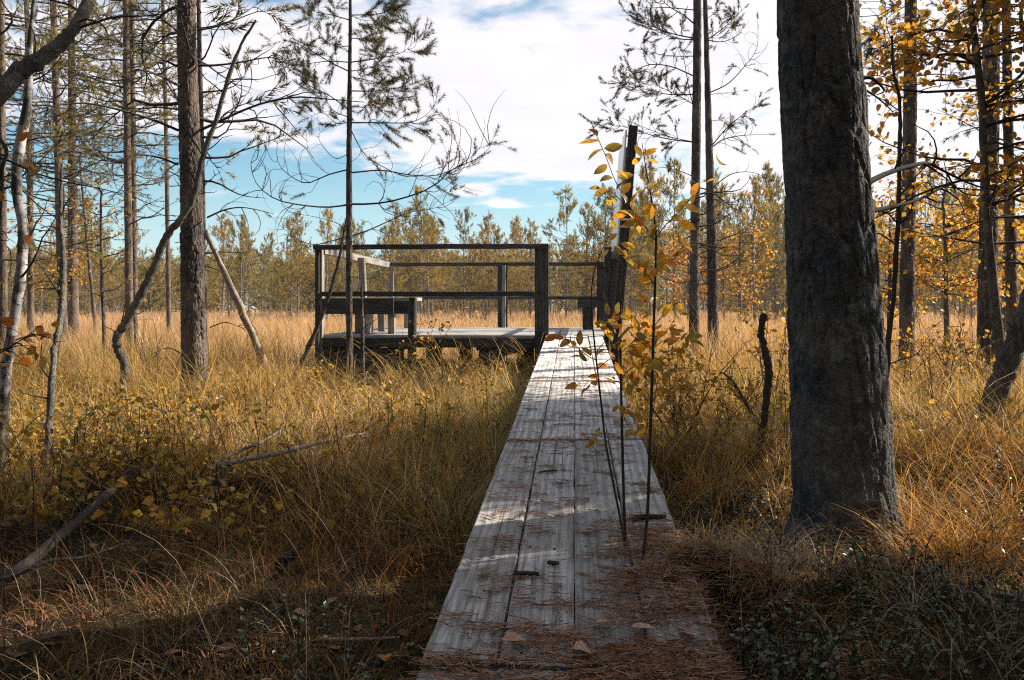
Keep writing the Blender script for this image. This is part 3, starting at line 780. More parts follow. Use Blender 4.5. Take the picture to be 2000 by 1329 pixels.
pine('pine_tree', 'pine with brown trunk left of the brighter reddish pine', PG, [(124, 665, 17), (116, 400, 15), (110, 200, 13), (104, 0, 12)], 18.5, 11.5, 25, M_BARKRED, mids(3.0, 6.9, 44, 1.5, .42, 11.2), nd=ND_MID, sub=7, dz=.08)
pine('pine_tree', 'sunlit reddish pine third from the left edge, wider at its foot', PG, [(143, 650, 21), (142, 500, 18), (141, 300, 15), (139, 0, 12)], 22., 13, 26, M_BARKRED, mids(4.0, 8.2, 44, 1.6, .45, 12.7), nd=ND_MID, sub=7, dz=.09)
pine('pine_tree', 'dark pine trunk cut by the left edge of the photo', PG, [(6, 760, 17), (5, 500, 16), (3, 300, 15), (1, 0, 14)], 11., 10, 27, M_BARKRED, mids(2.6, 5.2, 24, 1.3, .35, 9.7), nd=ND_MID, sub=6, dz=.06)
pine('pine_tree', 'thin young pine with dry whorls between the reddish pine and the twin pines', PG, [(206, 742, 8), (200, 560, 7), (197, 400, 4)], 13., 3.1, 28, M_BARK, [(1.0, 2.9, 22, .7, .4, .2, .3, .2, .15, None)], nd=ND_MID, sub=3)
pine('pine_tree', 'very thin slanting pine right of the sunlit reddish pine', PG, [(186, 640, 7), (170, 470, 6), (157, 330, 4)], 24., 5.6, 29, M_BARKRED, [(2.2, 5.4, 18, .8, .5, .2, .3, .2, .3, None)], nd=ND_MID, sub=3)
pine('pine_tree', 'tall slim pine with golden needles far left behind the birch', PG, [(60, 650, 13), (58, 300, 11), (52, 0, 9)], 21., 12., 30, M_BARKRED, mids(3.4, 8., 40, 1.6, .5, 11.7), nd=ND_MID, sub=7, dz=.09)
pine('pine_tree', 'tall thin pine partly hidden behind the stout left pine', PG, [(330, 650, 9), (325, 300, 8), (318, 0, 7)], 23., 11.5, 31, M_BARKRED, mids(6.0, 8.5, 22, 1.3, .4, 11.2), nd=ND_MID, sub=6, dz=.09)

# ---- slender pine in front of the platform
def ex_mid(rng, wood, tufts, at):
    Y = 10.
    for rows, r0, dy, live, sub, tw in (
        [[(684, 399), (735, 398), (789, 387), (845, 365), (883, 331), (915, 318), (948, 300), (965, 268)], .012, -.8, .35, 16, .8],
        [[(684, 338), (745, 333), (800, 342), (850, 343), (893, 328), (935, 308)], .010, .7, .45, 14, .7],
        [[(686, 255), (712, 302), (750, 327), (790, 345), (830, 340), (870, 320)], .008, 1.1, .3, 12, .6],
        [[(684, 240), (740, 240), (795, 240), (828, 228), (853, 203)], .009, -.5, .95, 18, .45], [[(684, 209), (740, 209), (774, 200)], .006, .6, .95, 7, .3],
        [[(684, 178), (735, 178), (785, 170), (822, 158)], .008, .4, .95, 18, .42], [[(684, 150), (720, 158), (745, 165)], .006, -.7, .95, 9, .3],
        [[(684, 122), (735, 115), (785, 103), (815, 76)], .008, -.5, .95, 18, .45], [[(684, 140), (730, 130), (745, 115)], .006, .9, .95, 8, .3],
        [[(684, 30), (735, 28), (760, 20), (778, 0)], .007, .4, .98, 16, .4], [[(684, 40), (650, 30), (610, 20), (590, -15)], .007, .3, .98, 14, .4], [[(684, 30), (710, 40), (745, 38)], .005, -.8, .98, 8, .3],
        [[(682, 400), (640, 405), (590, 401), (540, 390), (503, 362), (490, 322), (500, 295)], .011, -.9, .1, 15, .7],
        [[(682, 331), (640, 342), (600, 358), (570, 346), (545, 322), (541, 285), (552, 235)], .009, .8, .15, 14, .7],
        [[(682, 300), (655, 310), (630, 285), (622, 265), (635, 250)], .006, .5, .25, 8, .4], [[(682, 215), (640, 185), (600, 165), (570, 130), (545, 112)], .008, -.7, .5, 14, .5],
        [[(682, 140), (645, 122), (600, 95), (560, 80), (530, 86)], .008, .5, .7, 16, .5], [[(682, 122), (640, 120), (600, 125), (550, 130)], .007, -.3, .7, 14, .45],
        [[(682, 230), (650, 215), (625, 180), (600, 165)], .006, 1.0, .7, 12, .4], [[(682, 240), (655, 240), (630, 220), (604, 230)], .006, .3, .7, 9, .35],
        [[(684, 462), (720, 450), (760, 432), (800, 415), (845, 408), (878, 393)], .009, .7, .3, 14, .6], [[(684, 462), (650, 470), (610, 478), (570, 460), (530, 425)], .008, .6, .05, 12, .6],
        [[(682, 462), (665, 440), (620, 425), (560, 415)], .006, -.7, 0., 10, .6], [[(684, 470), (720, 490), (735, 500)], .005, -.6, 0, 6, .4], [[(684, 540), (720, 545), (760, 530)], .005, -.4, 0, 5, .4], [[(680, 545), (655, 548), (640, 570)], .004, -.4, 0, 4, .3],
        [[(684, 90), (650, 90), (620, 60), (606, 30)], .006, .9, .95, 12, .35], [[(684, 75), (720, 75), (750, 60)], .006, .8, .95, 9, .3]):
        pixbranch(rows, Y, dy, r0, 14, wood, rng, tufts, live, sub, tw, up=1.1, wig=.26)
pine('pine_tree', 'slender young pine with wiry curling branches standing in front of the platform', PG,
     [(683, 775, 13), (682, 600, 12), (682, 300, 11), (683, 150, 8), (684, 0, 6)], 10., 5.6, 33, M_BARK, [(4.5, 5.5, 14, .7, .2, .4, .5, .15, .98, None)], nd=ND_NEAR, sub=5, extra=ex_mid, k=14, dz=.03)

# ---- right pair of pines
def ex_pair_l(rng, wood, tufts, at):
    Y = 13.5
    for rows, r0, dy, live, sub, tw in (
        [[(1357, 48), (1335, 30), (1305, 12), (1285, -8)], .016, -.5, .5, 8, .6], [[(1356, 75), (1320, 68), (1290, 58), (1260, 45), (1240, 30)], .012, .5, .97, 26, .55],
        [[(1356, 78), (1318, 75), (1290, 60), (1270, 30)], .010, -.7, .97, 20, .5], [[(1357, 20), (1300, 15), (1260, 15), (1213, 0)], .009, .6, .3, 12, .5],
        [[(1357, 150), (1310, 130), (1265, 127), (1235, 145), (1210, 162), (1191, 163)], .011, .4, .9, 24, .5], [[(1357, 185), (1310, 185), (1270, 178), (1235, 165)], .011, -.6, .97, 24, .5],
        [[(1356, 205), (1330, 190), (1290, 170), (1250, 150)], .009, .9, .95, 20, .5], [[(1356, 215), (1345, 170), (1335, 110), (1330, 90)], .009, .4, .1, 8, .5],
        [[(1356, 278), (1305, 272), (1250, 258), (1215, 247), (1172, 240)], .011, -.4, .95, 18, .45], [[(1356, 278), (1310, 268), (1260, 250), (1190, 220)], .008, .5, .85, 14, .4],
        [[(1354, 345), (1320, 332), (1290, 328), (1240, 338)], .008, -.5, .3, 8, .5], [[(1357, 110), (1320, 110), (1280, 105), (1230, 90)], .008, .5, .2, 9, .5]):
        pixbranch(rows, Y, dy, r0, 14, wood, rng, tufts, live, sub, tw, up=.8, wig=.2)
def ex_pair_r(rng, wood, tufts, at):
    Y = 14.
    for rows, r0, dy, live, sub, tw in (
        [[(1378, 80), (1400, 65), (1425, 45), (1455, 15)], .012, .4, .95, 18, .5], [[(1378, 78), (1410, 82), (1440, 70), (1450, 55)], .009, -.6, .6, 12, .5],
        [[(1384, 182), (1420, 165), (1450, 135), (1478, 95), (1480, 40)], .010, -.5, .15, 14, .6], [[(1386, 185), (1415, 182), (1450, 178)], .006, .6, .3, 6, .4],
        [[(1390, 288), (1415, 272), (1450, 265), (1500, 263)], .013, .5, .4, 12, .6], [[(1390, 285), (1420, 250), (1450, 225), (1490, 198)], .010, -.5, .45, 14, .6], [[(1393, 365), (1430, 340), (1470, 337), (1500, 350)], .009, -.4, .1, 8, .5],
        [[(1378, 40), (1400, 20), (1410, -10)], .008, .5, .9, 8, .4], [[(1386, 240), (1400, 235), (1440, 240)], .006, .6, .6, 6, .4]):
        pixbranch(rows, Y, dy, r0, 14, wood, rng, tufts, live, sub, tw, up=.8, wig=.2)
ND_R = dict(n=44, shoot=.10, length=.055, width=.006, col=(.06, .06, .03), spread=(.6, 1.25))
sp_low = [(1.1, 2.9, 16, .8, 1.0, .0, .2, .2, .08, None)]
pine('pine_tree', 'left trunk of the pair of straight pines right of the golden sapling', PG, [(1355, 725, 20), (1357, 500, 18), (1360, 250, 17), (1362, 0, 15)], 13.5, 10.5, 35, M_BARK,
     [(6.6, 10.2, 9, 1.4, .4, .15, .5, .15, .95, None)]+sp_low, nd=ND_R, sub=5, extra=ex_pair_l, k=28, dz=.03)
pine('pine_tree', 'right trunk of the pair of straight pines right of the golden sapling', PG, [(1393, 705, 21), (1391, 500, 19), (1384, 250, 13), (1377, 0, 8)], 14., 10., 36, M_BARK,
     [(6.6, 9.7, 9, 1.3, .4, .15, .5, .15, .95, None)]+sp_low, nd=ND_R, sub=5, extra=ex_pair_r, k=28, dz=.03)
# ---- right group
def ex_r1(rng, wood, tufts, at):
    Y = 10.4
    for rows, r0, dy, live, sub, tw in ([[(1780, 92), (1740, 95), (1710, 80), (1690, 60)], .010, -.4, .8, 18, .5], [[(1780, 95), (1830, 92), (1880, 98), (1915, 97)], .008, .4, .5, 14, .4], [[(1780, 150), (1830, 145), (1870, 150), (1910, 154)], .010, .5, .3, 14, .45],
        [[(1780, 140), (1745, 135), (1710, 120), (1688, 110)], .009, .5, .75, 18, .45], [[(1772, 10), (1740, 30), (1712, 55)], .008, .3, .6, 12, .5], [[(1780, 0), (1800, 30), (1820, 50)], .007, -.4, .3, 8, .5]):
        pixbranch(rows, Y, dy, r0, 14, wood, rng, tufts, live, sub, tw, up=-.5, wig=.2)
pine('pine_tree', 'straight grey pine between the big old pine and the leafy trees at right', PG, [(1770, 765, 29), (1773, 500, 26), (1777, 250, 25), (1779, 0, 22)], 10.4, 10., 37, M_BARK,
     [(6.6, 9.8, 9, 1.4, .4, .15, .5, .15, .95, None)], nd=ND_R, sub=6, extra=ex_r1, k=40, dz=.02)
def ex_r2(rng, wood, tufts, at):
    pixbranch([(1925, 14), (1890, 18), (1850, 45), (1810, 70), (1790, 82)], 9., -.5, .014, 14, wood, rng, tufts, .2, 7, .5)
    pixbranch([(1945, 12), (1980, 10), (2020, 5)], 9., -.3, .010, 14, wood, rng, tufts, .2, 4, .5)
pine('pine_tree', 'thick straight pine among yellow leaves near the right edge', PG, [(1928, 790, 38), (1930, 500, 34), (1934, 250, 31), (1936, 0, 29)], 9., 10.5, 38, M_BARK,
     [(6.8, 10.2, 9, 1.4, .4, .15, .5, .15, .95, None)], nd=ND_R, sub=6, extra=ex_r2, k=44, dz=.02)
pine('pine_tree', 'slim dark pine closest to the right edge of the photo', PG, [(1985, 800, 24), (1977, 600, 21), (1970, 300, 18), (1965, 0, 15)], 8.5, 9.5, 39, M_BARK,
     [(6.4, 9.2, 8, 1.3, .4, .15, .5, .15, .95, None), (2.6, 4., 8, .8, .8, 0, .2, .2, .5, None)], nd=ND_R, sub=6, k=30, dz=.02)

# ---- stems, snags and leaning poles
stick('birch_tree', 'young birch with white black-flecked bark leaning along the left edge', 'tree', [(-8, 1010, 21), (3, 860, 21), (12, 730, 20), (28, 620, 20), (42, 520, 20), (45, 440, 19), (32, 370, 18), (38, 290, 20), (52, 215, 18), (56, 145, 15), (60, 60, 10), (75, -60, 7)], [4.0, 4.1], M_BIRCH, 41, 12, twigs=5, twL=.5, rough=.06)
stick('leaning_tree', 'thick lichen-grey trunk slanting across the top left corner', 'tree', [(-760, 1180, 74), (-520, 760, 62), (-260, 420, 52), (-120, 300, 44), (0, 186, 35), (30, 148, 36), (75, 118, 30), (120, 84, 27), (150, 48, 23), (172, 5, 24), (200, -80, 20), (240, -220, 14)], [3.4, 4.1], M_LICHEN, 42, 14, twigs=9, twL=.6, rough=.08)
stick('crooked_sapling', 'thin crooked grey stem rising from the grass right of the birch', 'tree', [(84, 1000, 14), (92, 920, 15), (96, 830, 14), (101, 750, 13), (106, 690, 12), (117, 630, 12), (123, 570, 11), (124, 500, 9), (118, 420, 7), (121, 320, 5)], [4.3, 4.8], M_LICHEN, 43, 10, twigs=6, twL=.3)
stick('curved_snag', 'bent dead stem curving up from the grass across the stout left pine', 'tree', [(238, 815, 12), (242, 760, 15), (243, 715, 17), (230, 680, 17), (230, 655, 17), (246, 630, 17), (268, 590, 16), (290, 545, 15), (310, 500, 15), (325, 462, 14), (355, 425, 13), (380, 380, 12), (395, 310, 11), (420, 240, 9), (447, 150, 8), (470, 90, 6), (500, 40, 4)], [7.4, 7.2], M_LICHEN, 44, 12, twigs=14, twL=.6, rough=.10)
stick('leaning_pole', 'bare dead pole leaning against the stout left pine', 'dead tree', [(540, 765, 15), (500, 670, 14), (455, 570, 13), (400, 450, 9)], [10.6, 9.6], M_DEAD, 45, 10, twigs=6, twL=.35)
stick('leaning_pole', 'thin dark pole slanting left of the slender pine in front of the platform', 'dead tree', [(572, 745, 12), (600, 685, 10), (635, 600, 8), (660, 515, 6), (676, 430, 4)], [9.7, 9.9], M_TWIG, 46, 8, twigs=3, twL=.3)
stick('dead_sapling', 'short dry stem just right of the slender pine before the platform', 'dead tree', [(710, 765, 8), (708, 700, 8), (708, 640, 7), (706, 560, 4)], [9.7, 9.8], M_BARK, 47, 8, twigs=5, twL=.25)
stick('hooked_snag', 'short dark hooked stump of a branch standing between boardwalk and big pine', 'dead tree', [(1466, 985, 17), (1480, 900, 15), (1490, 830, 15), (1498, 770, 15), (1502, 725, 15), (1493, 685, 14), (1487, 645, 13), (1492, 614, 14)], [4.5, 4.6], M_TWIG, 48, 12, rough=.10)
stick('dead_sapling', 'thin slanting twig left of the hooked snag', 'dead tree', [(1480, 830, 8), (1455, 785, 7), (1430, 745, 6), (1412, 728, 3)], [5.2, 5.3], M_TWIG, 49, 7, twigs=6, twL=.2)
stick('sapling_stem', 'tall thin stem rising just right of the big old pine', 'tree', [(1722, 900, 10), (1730, 740, 10), (1748, 540, 9), (1755, 400, 9), (1757, 290, 8), (1757, 200, 7), (1745, 140, 5), (1742, 70, 4)], [4.9, 5.1], M_TWIG, 50, 9, twigs=10, twL=.35)
stick('sapling_stem', 'second thinner stem leaning beside the tall thin stem right of the big pine', 'tree', [(1718, 880, 6), (1728, 700, 6), (1742, 600, 5), (1752, 520, 3)], [5.0, 5.2], M_TWIG, 51, 7, twigs=4, twL=.3)
stick('leaning_tree', 'dark thick trunk leaning out to the right edge above the grass', 'tree', [(1890, 900, 62), (1920, 830, 48), (1945, 770, 44), (1972, 700, 40), (1995, 640, 38), (2030, 540, 36), (2080, 400, 32), (2130, 250, 28)], [5.9, 6.0], M_BARK, 52, 16, twigs=5, twL=.6, rough=.06)
# ------------------------------------------------------------------ leafy trees, saplings, shrubs
GOLD = np.array([[.60, .34, .045], [.55, .28, .035], [.46, .29, .05], [.38, .26, .06], [.60, .26, .045], [.32, .24, .06]])
def goldtint(nr, n, dark=1.): return GOLD[nr.integers(0, len(GOLD), n)]*nr.uniform(.7, 1.2, (n, 1))*dark

# the golden sapling by the walk: stems and leaf stalks set out from the photo
def build_front_sapling(label, stems, leafpts, seed, Y):
    nr = np.random.default_rng(seed); rng = random.Random(seed)
    c0 = P(stems[0][0][0][0], stems[0][0][0][1], stems[0][1][0])
    root = thing('golden_sapling', tuple(c0), label, 'sapling', 'golden saplings beside the boardwalk')
    for rows, Ys in stems:
        t = np.linspace(0, 1, len(rows)); Yv = np.interp(t, np.linspace(0, 1, len(Ys)), Ys)
        c = np.array([P(a, b, y) for (a, b, w), y in zip(rows, Yv)]); r = np.array([w*.32/F*y for (a, b, w), y in zip(rows, Yv)])
        n = 30; cs = spline(c, n); rs = np.maximum(.0012, spline(np.stack([r]*3, -1), n)[:, 0])
        mb = MB(); tubes(mb, cs, rs, 8, cap=True); part(mb, 'stem', M_TWIG, root)
    mb = MB(); pos = []; dr = []
    for (x, y, ang, s) in leafpts:
        yy = Y+nr.normal(0, .06); p = P(x, y, yy); a = R_(ang)
        d = np.array([math.cos(a), nr.normal(0, .35), math.sin(a)]); pos.append(p); dr.append(d)
    N = len(pos); sz = np.array([q[3] for q in leafpts])/F*Y*.95
    leaves(mb, pos, dr, sz, goldtint(nr, N), nr, True, wid=.8)
    part(mb, 'foliage', M_LEAF, root)

def cluster(nr, x0, y0, x1, y1, n, spread, size=32, out=None):
    "leaves strung along a side twig from (x0,y0) to (x1,y1): alternate sides"
    o = []
    dx, dy = x1-x0, y1-y0; a0 = math.degrees(math.atan2(-dy, dx))
    n = int(n*1.4); size *= .80
    for i in range(n):
        t = (i+.5)/n; sgn = 1 if i % 2 else -1
        o.append((x0+dx*t+nr.normal(0, spread), y0+dy*t+nr.normal(0, spread), a0+sgn*nr.uniform(15, 70)+nr.normal(0, 15)-10, size*nr.uniform(.75, 1.25)))
    return o
nrS = np.random.default_rng(77)
twA = [[(1165, 705, 3), (1140, 690, 2.5), (1115, 668, 2), (1090, 655, 1.5)], [(1168, 720, 3), (1195, 700, 2.5), (1235, 690, 2)], [(1163, 690, 3), (1180, 670, 2), (1205, 655, 1.5)], [(1170, 745, 3), (1150, 745, 2), (1140, 755, 1.5)], [(1185, 880, 3), (1165, 880, 2), (1150, 860, 1.5)]]
lfA = cluster(nrS, 1165, 705, 1085, 655, 9, 7, 36)+cluster(nrS, 1160, 650, 1200, 620, 6, 7, 34)+cluster(nrS, 1168, 720, 1235, 690, 7, 8, 36)+cluster(nrS, 1175, 740, 1135, 755, 4, 7, 30)+cluster(nrS, 1180, 870, 1150, 860, 4, 8, 26)+[(1155, 560, 70, 14), (1180, 500, 60, 16), (1190, 470, 50, 22), (1200, 450, 100, 24), (1180, 455, 140, 22), (1215, 490, -60, 34), (1200, 480, -40, 30)]
build_front_sapling('thin golden-leaved sapling with bowed stem, left one by the boardwalk', [([(1224, 1078, 7), (1203, 970, 7), (1183, 865, 6.5), (1170, 750, 6), (1160, 660, 5), (1155, 610, 4), (1156, 557, 3.5), (1167, 510, 3), (1190, 460, 2)], [2.74, 2.85])]+[(t, [2.8, 2.78]) for t in twA], lfA, 61, 2.8)
twB = [[(1213, 690, 3), (1235, 670, 2.5), (1270, 650, 2)], [(1213, 740, 3), (1240, 715, 2.5), (1290, 705, 2)], [(1212, 650, 3), (1190, 635, 2), (1180, 625, 1.5)], [(1213, 800, 3), (1225, 830, 2)]]
lfB = cluster(nrS, 1212, 690, 1275, 655, 9, 10, 38)+cluster(nrS, 1212, 660, 1185, 625, 7, 9, 34)+cluster(nrS, 1213, 740, 1300, 700, 10, 10, 40)+cluster(nrS, 1213, 800, 1260, 770, 6, 9, 32)+cluster(nrS, 1214, 850, 1265, 830, 7, 8, 32)+cluster(nrS, 1214, 640, 1260, 620, 7, 10, 34)+cluster(nrS, 1215, 780, 1240, 830, 5, 8, 30)
build_front_sapling('straight golden-leaved sapling in the middle of the three by the boardwalk', [([(1222, 1075, 9), (1218, 960, 9), (1214, 800, 8), (1212, 680, 7), (1212, 600, 5), (1210, 545, 3)], [2.76, 2.8])]+[(t, [2.78, 2.8]) for t in twB], lfB, 62, 2.78)
twC = [[(1280, 470, 4), (1258, 440, 3.5), (1238, 416, 3), (1220, 385, 2.8), (1200, 350, 2.5), (1183, 305, 2), (1165, 265, 1.8), (1155, 240, 1.2)], [(1282, 465, 4), (1300, 440, 3), (1330, 410, 2.5), (1350, 385, 2)], [(1280, 560, 3), (1260, 530, 2.5), (1240, 510, 2)], [(1276, 680, 3), (1300, 665, 2.5), (1345, 660, 2)],
       [(1279, 520, 3), (1310, 510, 2.5), (1335, 480, 2)], [(1275, 640, 3), (1310, 600, 2), (1330, 590, 2)], [(1272, 780, 3), (1310, 760, 2), (1330, 740, 2)], [(1204, 385, 2), (1180, 385, 1.5), (1170, 375, 1)], [(1222, 400, 2), (1190, 375, 2), (1166, 390, 1.2)], [(1281, 690, 3), (1240, 660, 2), (1225, 640, 2)]]
top = [(1167, 266, 130, 34), (1172, 275, -160, 44), (1178, 292, 195, 40), (1180, 290, 8, 42), (1182, 302, -28, 42), (1186, 322, 215, 34), (1196, 347, 190, 32), (1202, 335, -20, 30), (1207, 347, 10, 34), (1172, 368, 170, 24), (1187, 370, 205, 34), (1205, 372, 60, 30), (1212, 378, 45, 36), (1206, 390, 195, 36), (1222, 398, 100, 34), (1215, 400, 200, 34), (1232, 405, 60, 36), (1228, 412, -160, 38), (1240, 420, -120, 44), (1250, 428, -100, 42), (1252, 418, 30, 40),
       (1258, 305, 30, 28), (1256, 300, 10, 30), (1254, 305, 120, 26), (1260, 312, -12, 32), (1252, 310, 200, 26), (1268, 370, 80, 22), (1262, 360, 150, 16), (1280, 385, 60, 26), (1300, 440, 40, 40), (1310, 425, 0, 42), (1320, 415, 50, 44), (1335, 400, -20, 40), (1345, 390, 20, 40), (1350, 385, 60, 34), (1325, 430, -40, 42), (1295, 400, 100, 26), (1404, 352, 160, 26), (1420, 322, 175, 30)]
lfC = top+cluster(nrS, 1280, 560, 1238, 505, 9, 9, 36)+cluster(nrS, 1276, 680, 1350, 655, 10, 12, 40)+cluster(nrS, 1279, 520, 1340, 475, 9, 12, 40)+cluster(nrS, 1275, 640, 1340, 590, 9, 12, 38)+cluster(nrS, 1281, 490, 1245, 470, 6, 10, 36)+cluster(nrS, 1272, 780, 1330, 740, 8, 12, 32)+cluster(nrS, 1278, 610, 1250, 560, 5, 8, 30)+cluster(nrS, 1281, 690, 1225, 640, 10, 10, 38)+cluster(nrS, 1279, 440, 1225, 430, 6, 8, 38)+cluster(nrS, 1270, 860, 1300, 850, 5, 9, 26)+cluster(nrS, 1276, 720, 1230, 720, 8, 12, 38)
build_front_sapling('tallest golden-leaved sapling, dark upright stem standing right of the other two', [([(1252, 1118, 10), (1264, 1010, 10), (1269, 880, 9.5), (1273, 760, 9), (1278, 600, 8), (1281, 500, 7), (1280, 440, 6), (1271, 380, 4.5), (1260, 320, 3), (1254, 280, 2)], [2.62, 2.72])]+[(t, [2.7, 2.72]) for t in twC], lfC, 63, 2.7)

def leafy_tree(name, label, group, rows, Ys, H, seed, nbr, Lb, zr, nleaf, lsize, bark, tintd=1., azr=None, cols=None, hi=False, k=10):
    rng = random.Random(seed); nr = np.random.default_rng(seed)
    t = np.linspace(0, 1, len(rows)); Yv = np.interp(t, np.linspace(0, 1, len(Ys)), Ys)
    c = np.array([P(a, b, y) for (a, b, w), y in zip(rows, Yv)]); r = np.array([w*.5/F*y for (a, b, w), y in zip(rows, Yv)])
    c[0, 2] = min(c[0, 2], gz(c[0, 0], c[0, 1])-.1)
    if H: c, r = extend(c, r, H, rng, .05)
    root = thing(name, tuple(c[0]), label, 'tree', group)
    n = 50; cs = spline(c, n); rs = np.maximum(.003, spline(np.stack([r]*3, -1), n)[:, 0])
    mb = MB(); tubes(mb, cs, rs*(1+nr.normal(0, .05, n)), k); part(mb, 'trunk', bark, root)
    at = trunk_at(c, r); wood = []; tips = []
    for i in range(nbr):
        z = zr[0]+(zr[1]-zr[0])*rng.random(); p, rr = at(z)
        az = rng.uniform(0, 6.283) if azr is None else rng.uniform(*azr)
        b = grow(rng, p, az, rng.uniform(-.1, .6), Lb*rng.uniform(.5, 1.15), 8, -.2, .2)
        wood.append((b, [max(.0015, min(.012, rr*.5)*(1-.85*q/7)) for q in range(8)]))
        for j in range(6):
            q = rng.randint(2, 6); s = grow(rng, b[q], az+rng.uniform(-1.3, 1.3), rng.uniform(-.5, .5), Lb*rng.uniform(.2, .5), 5, -.3, .25)
            wood.append((s, [.0026, .0022, .0018, .0015, .0012])); tips += [(s[a], np.subtract(s[a], s[a-1])) for a in (1, 2, 3, 4)]
        tips += [(b[a], np.subtract(b[a], b[a-1])) for a in (3, 4, 5, 6, 7)]
    mb = MB(); put_wood(mb, wood, 4)
    ids = nr.integers(0, len(tips), nleaf)
    pos = np.array([tips[i][0] for i in ids])+nr.normal(0, lsize*.9, (nleaf, 3)); dr = nrm(np.array([tips[i][1] for i in ids]))+nr.normal(0, .8, (nleaf, 3)); dr[:, 2] -= .5
    tc = goldtint(nr, nleaf, tintd) if cols is None else np.array(cols)[nr.integers(0, len(cols), nleaf)]*nr.uniform(.7, 1.25, (nleaf, 1))
    leaves(mb, pos, dr, lsize*nr.uniform(.7, 1.25, nleaf), tc, nr, hi, mat=1, wid=1.25)
    part(mb, 'crown', [M_TWIG, M_LEAF], root)
LG = 'yellow-leaved trees at the right'
leafy_tree('birch_tree', 'yellow-leaved birch with slanting grey trunk crossing the thick pine near the right edge', LG, [(1966, 850, 20), (1955, 700, 19), (1942, 580, 18), (1930, 450, 17), (1922, 300, 16), (1918, 200, 14), (1905, 90, 13), (1893, -10, 11)], [6.6, 6.4], 4.3, 81, 44, 1.15, (1.6, 3.55), 2500, .052, M_LICHEN, .9, hi=True)
leafy_tree('birch_tree', 'bushy yellow-leaved birch at the far right edge behind the slim dark pine', LG, [(2020, 790, 14), (2015, 500, 12), (2010, 200, 9)], [7.4, 7.4], 4.2, 82, 30, 1.2, (1.2, 3.6), 1300, .05, M_LICHEN, .9)
leafy_tree('birch_tree', 'low orange-yellow birch behind the grey pine at right', LG, [(1850, 700, 12), (1848, 560, 9), (1845, 430, 6)], [14., 14.], 3.3, 83, 34, 1.3, (.8, 3.), 2000, .07, M_LICHEN, 1.05)
leafy_tree('birch_tree', 'orange birch between the big old pine and the grey pine', LG, [(1735, 690, 10), (1738, 560, 8), (1738, 450, 5)], [15., 15.], 2.9, 84, 26, 1.0, (.8, 2.6), 1200, .07, M_LICHEN, 1.05)
leafy_tree('birch_tree', 'distant orange birch right of the leafy right edge trees', LG, [(1960, 680, 12), (1962, 540, 8), (1962, 420, 5)], [18., 18.], 4., 85, 30, 1.5, (.8, 3.6), 1700, .09, M_LICHEN, 1.05)
leafy_tree('birch_tree', 'small birch with red-orange leaves at the left edge beside the white birch', 'young birches at the left', [(-30, 860, 10), (-15, 600, 8), (0, 420, 5)], [3.6, 3.6], 1.7, 86, 10, .32, (.7, 1.6), 70, .055, M_TWIG, 1., hi=True, cols=[(.50, .16, .03), (.45, .2, .04), (.35, .24, .06)])
leafy_tree('birch_tree', 'faint yellow birch sapling among the pines at left', 'young birches at the left', [(112, 660, 7), (118, 540, 5), (122, 440, 3)], [13., 13.], 2.9, 87, 16, .9, (1.2, 2.7), 480, .05, M_TWIG, 1.)
leafy_tree('birch_tree', 'reddish far birch standing behind the pair of straight pines', LG, [(1345, 640, 6), (1345, 560, 5), (1345, 490, 3)], [34., 34.], 3.4, 88, 22, 1.2, (1.2, 3.2), 900, .11, M_LICHEN, 1., cols=[(.5, .2, .05), (.45, .24, .06)])
leafy_tree('birch_tree', 'far yellow birch right of the pair of straight pines, at the bog edge', LG, [(1445, 640, 8), (1445, 560, 6), (1445, 470, 4)], [33., 33.], 4., 89, 22, 1.3, (1.0, 3.8), 900, .12, M_LICHEN, 1.)

# shrubs and seedlings with leaves
def shrub(name, label, group, x, y, h, w, nst, nleaf, lsize, seed, tint=1., cols=None, wid=1.1, bare=False, mat=None):
    rng = random.Random(seed); nr = np.random.default_rng(seed); zb = gz(x, y)
    root = thing(name, (x, y, zb), label, 'shrub', group); wood = []; tips = []
    for i in range(nst):
        az = rng.uniform(0, 6.283); lean = rng.uniform(.9, 1.45) if w < h*1.2 else rng.uniform(.5, 1.3)
        b = grow(rng, (x+rng.gauss(0, .04), y+rng.gauss(0, .04), zb-.03), az, lean, h*rng.uniform(.65, 1.1), 9, -.2, .13)
        wood.append((b, [max(.0014, (.002+h*.004)*(1-.8*q/8)) for q in range(9)])); tips += [(b[a], np.subtract(b[a], b[a-1])) for a in (3, 4, 5, 6, 7, 8)]
        for j in range(5):
            q = rng.randint(2, 7); s = grow(rng, b[q], rng.uniform(0, 6.283), rng.uniform(.0, 1.), w*rng.uniform(.25, .6), 5, -.2, .22)
            wood.append((s, [.002, .0018, .0016, .0014, .0012])); tips += [(s[a], np.subtract(s[a], s[a-1])) for a in (1, 2, 3, 4)]
    mb = MB(); put_wood(mb, wood, 4); part(mb, 'stems' if False else 'stem', M_TWIG, root)
    if nleaf:
        mb = MB(); ids = nr.integers(0, len(tips), nleaf)
        pos = np.array([tips[i][0] for i in ids])+nr.normal(0, lsize*.3, (nleaf, 3)); dr = nrm(np.array([tips[i][1] for i in ids]))+nr.normal(0, .7, (nleaf, 3))
        tc = goldtint(nr, nleaf, tint) if cols is None else np.array(cols)[nr.integers(0, len(cols), nleaf)]*nr.uniform(.7, 1.25, (nleaf, 1))
        leaves(mb, pos, dr, lsize*nr.uniform(.7, 1.2, nleaf), tc, nr, True, wid=wid); part(mb, 'foliage', mat or M_LEAF, root)
def at_px(px, Y): return (px-HX)/F*Y, Y
SG = 'yellow shrubs in the sedge'
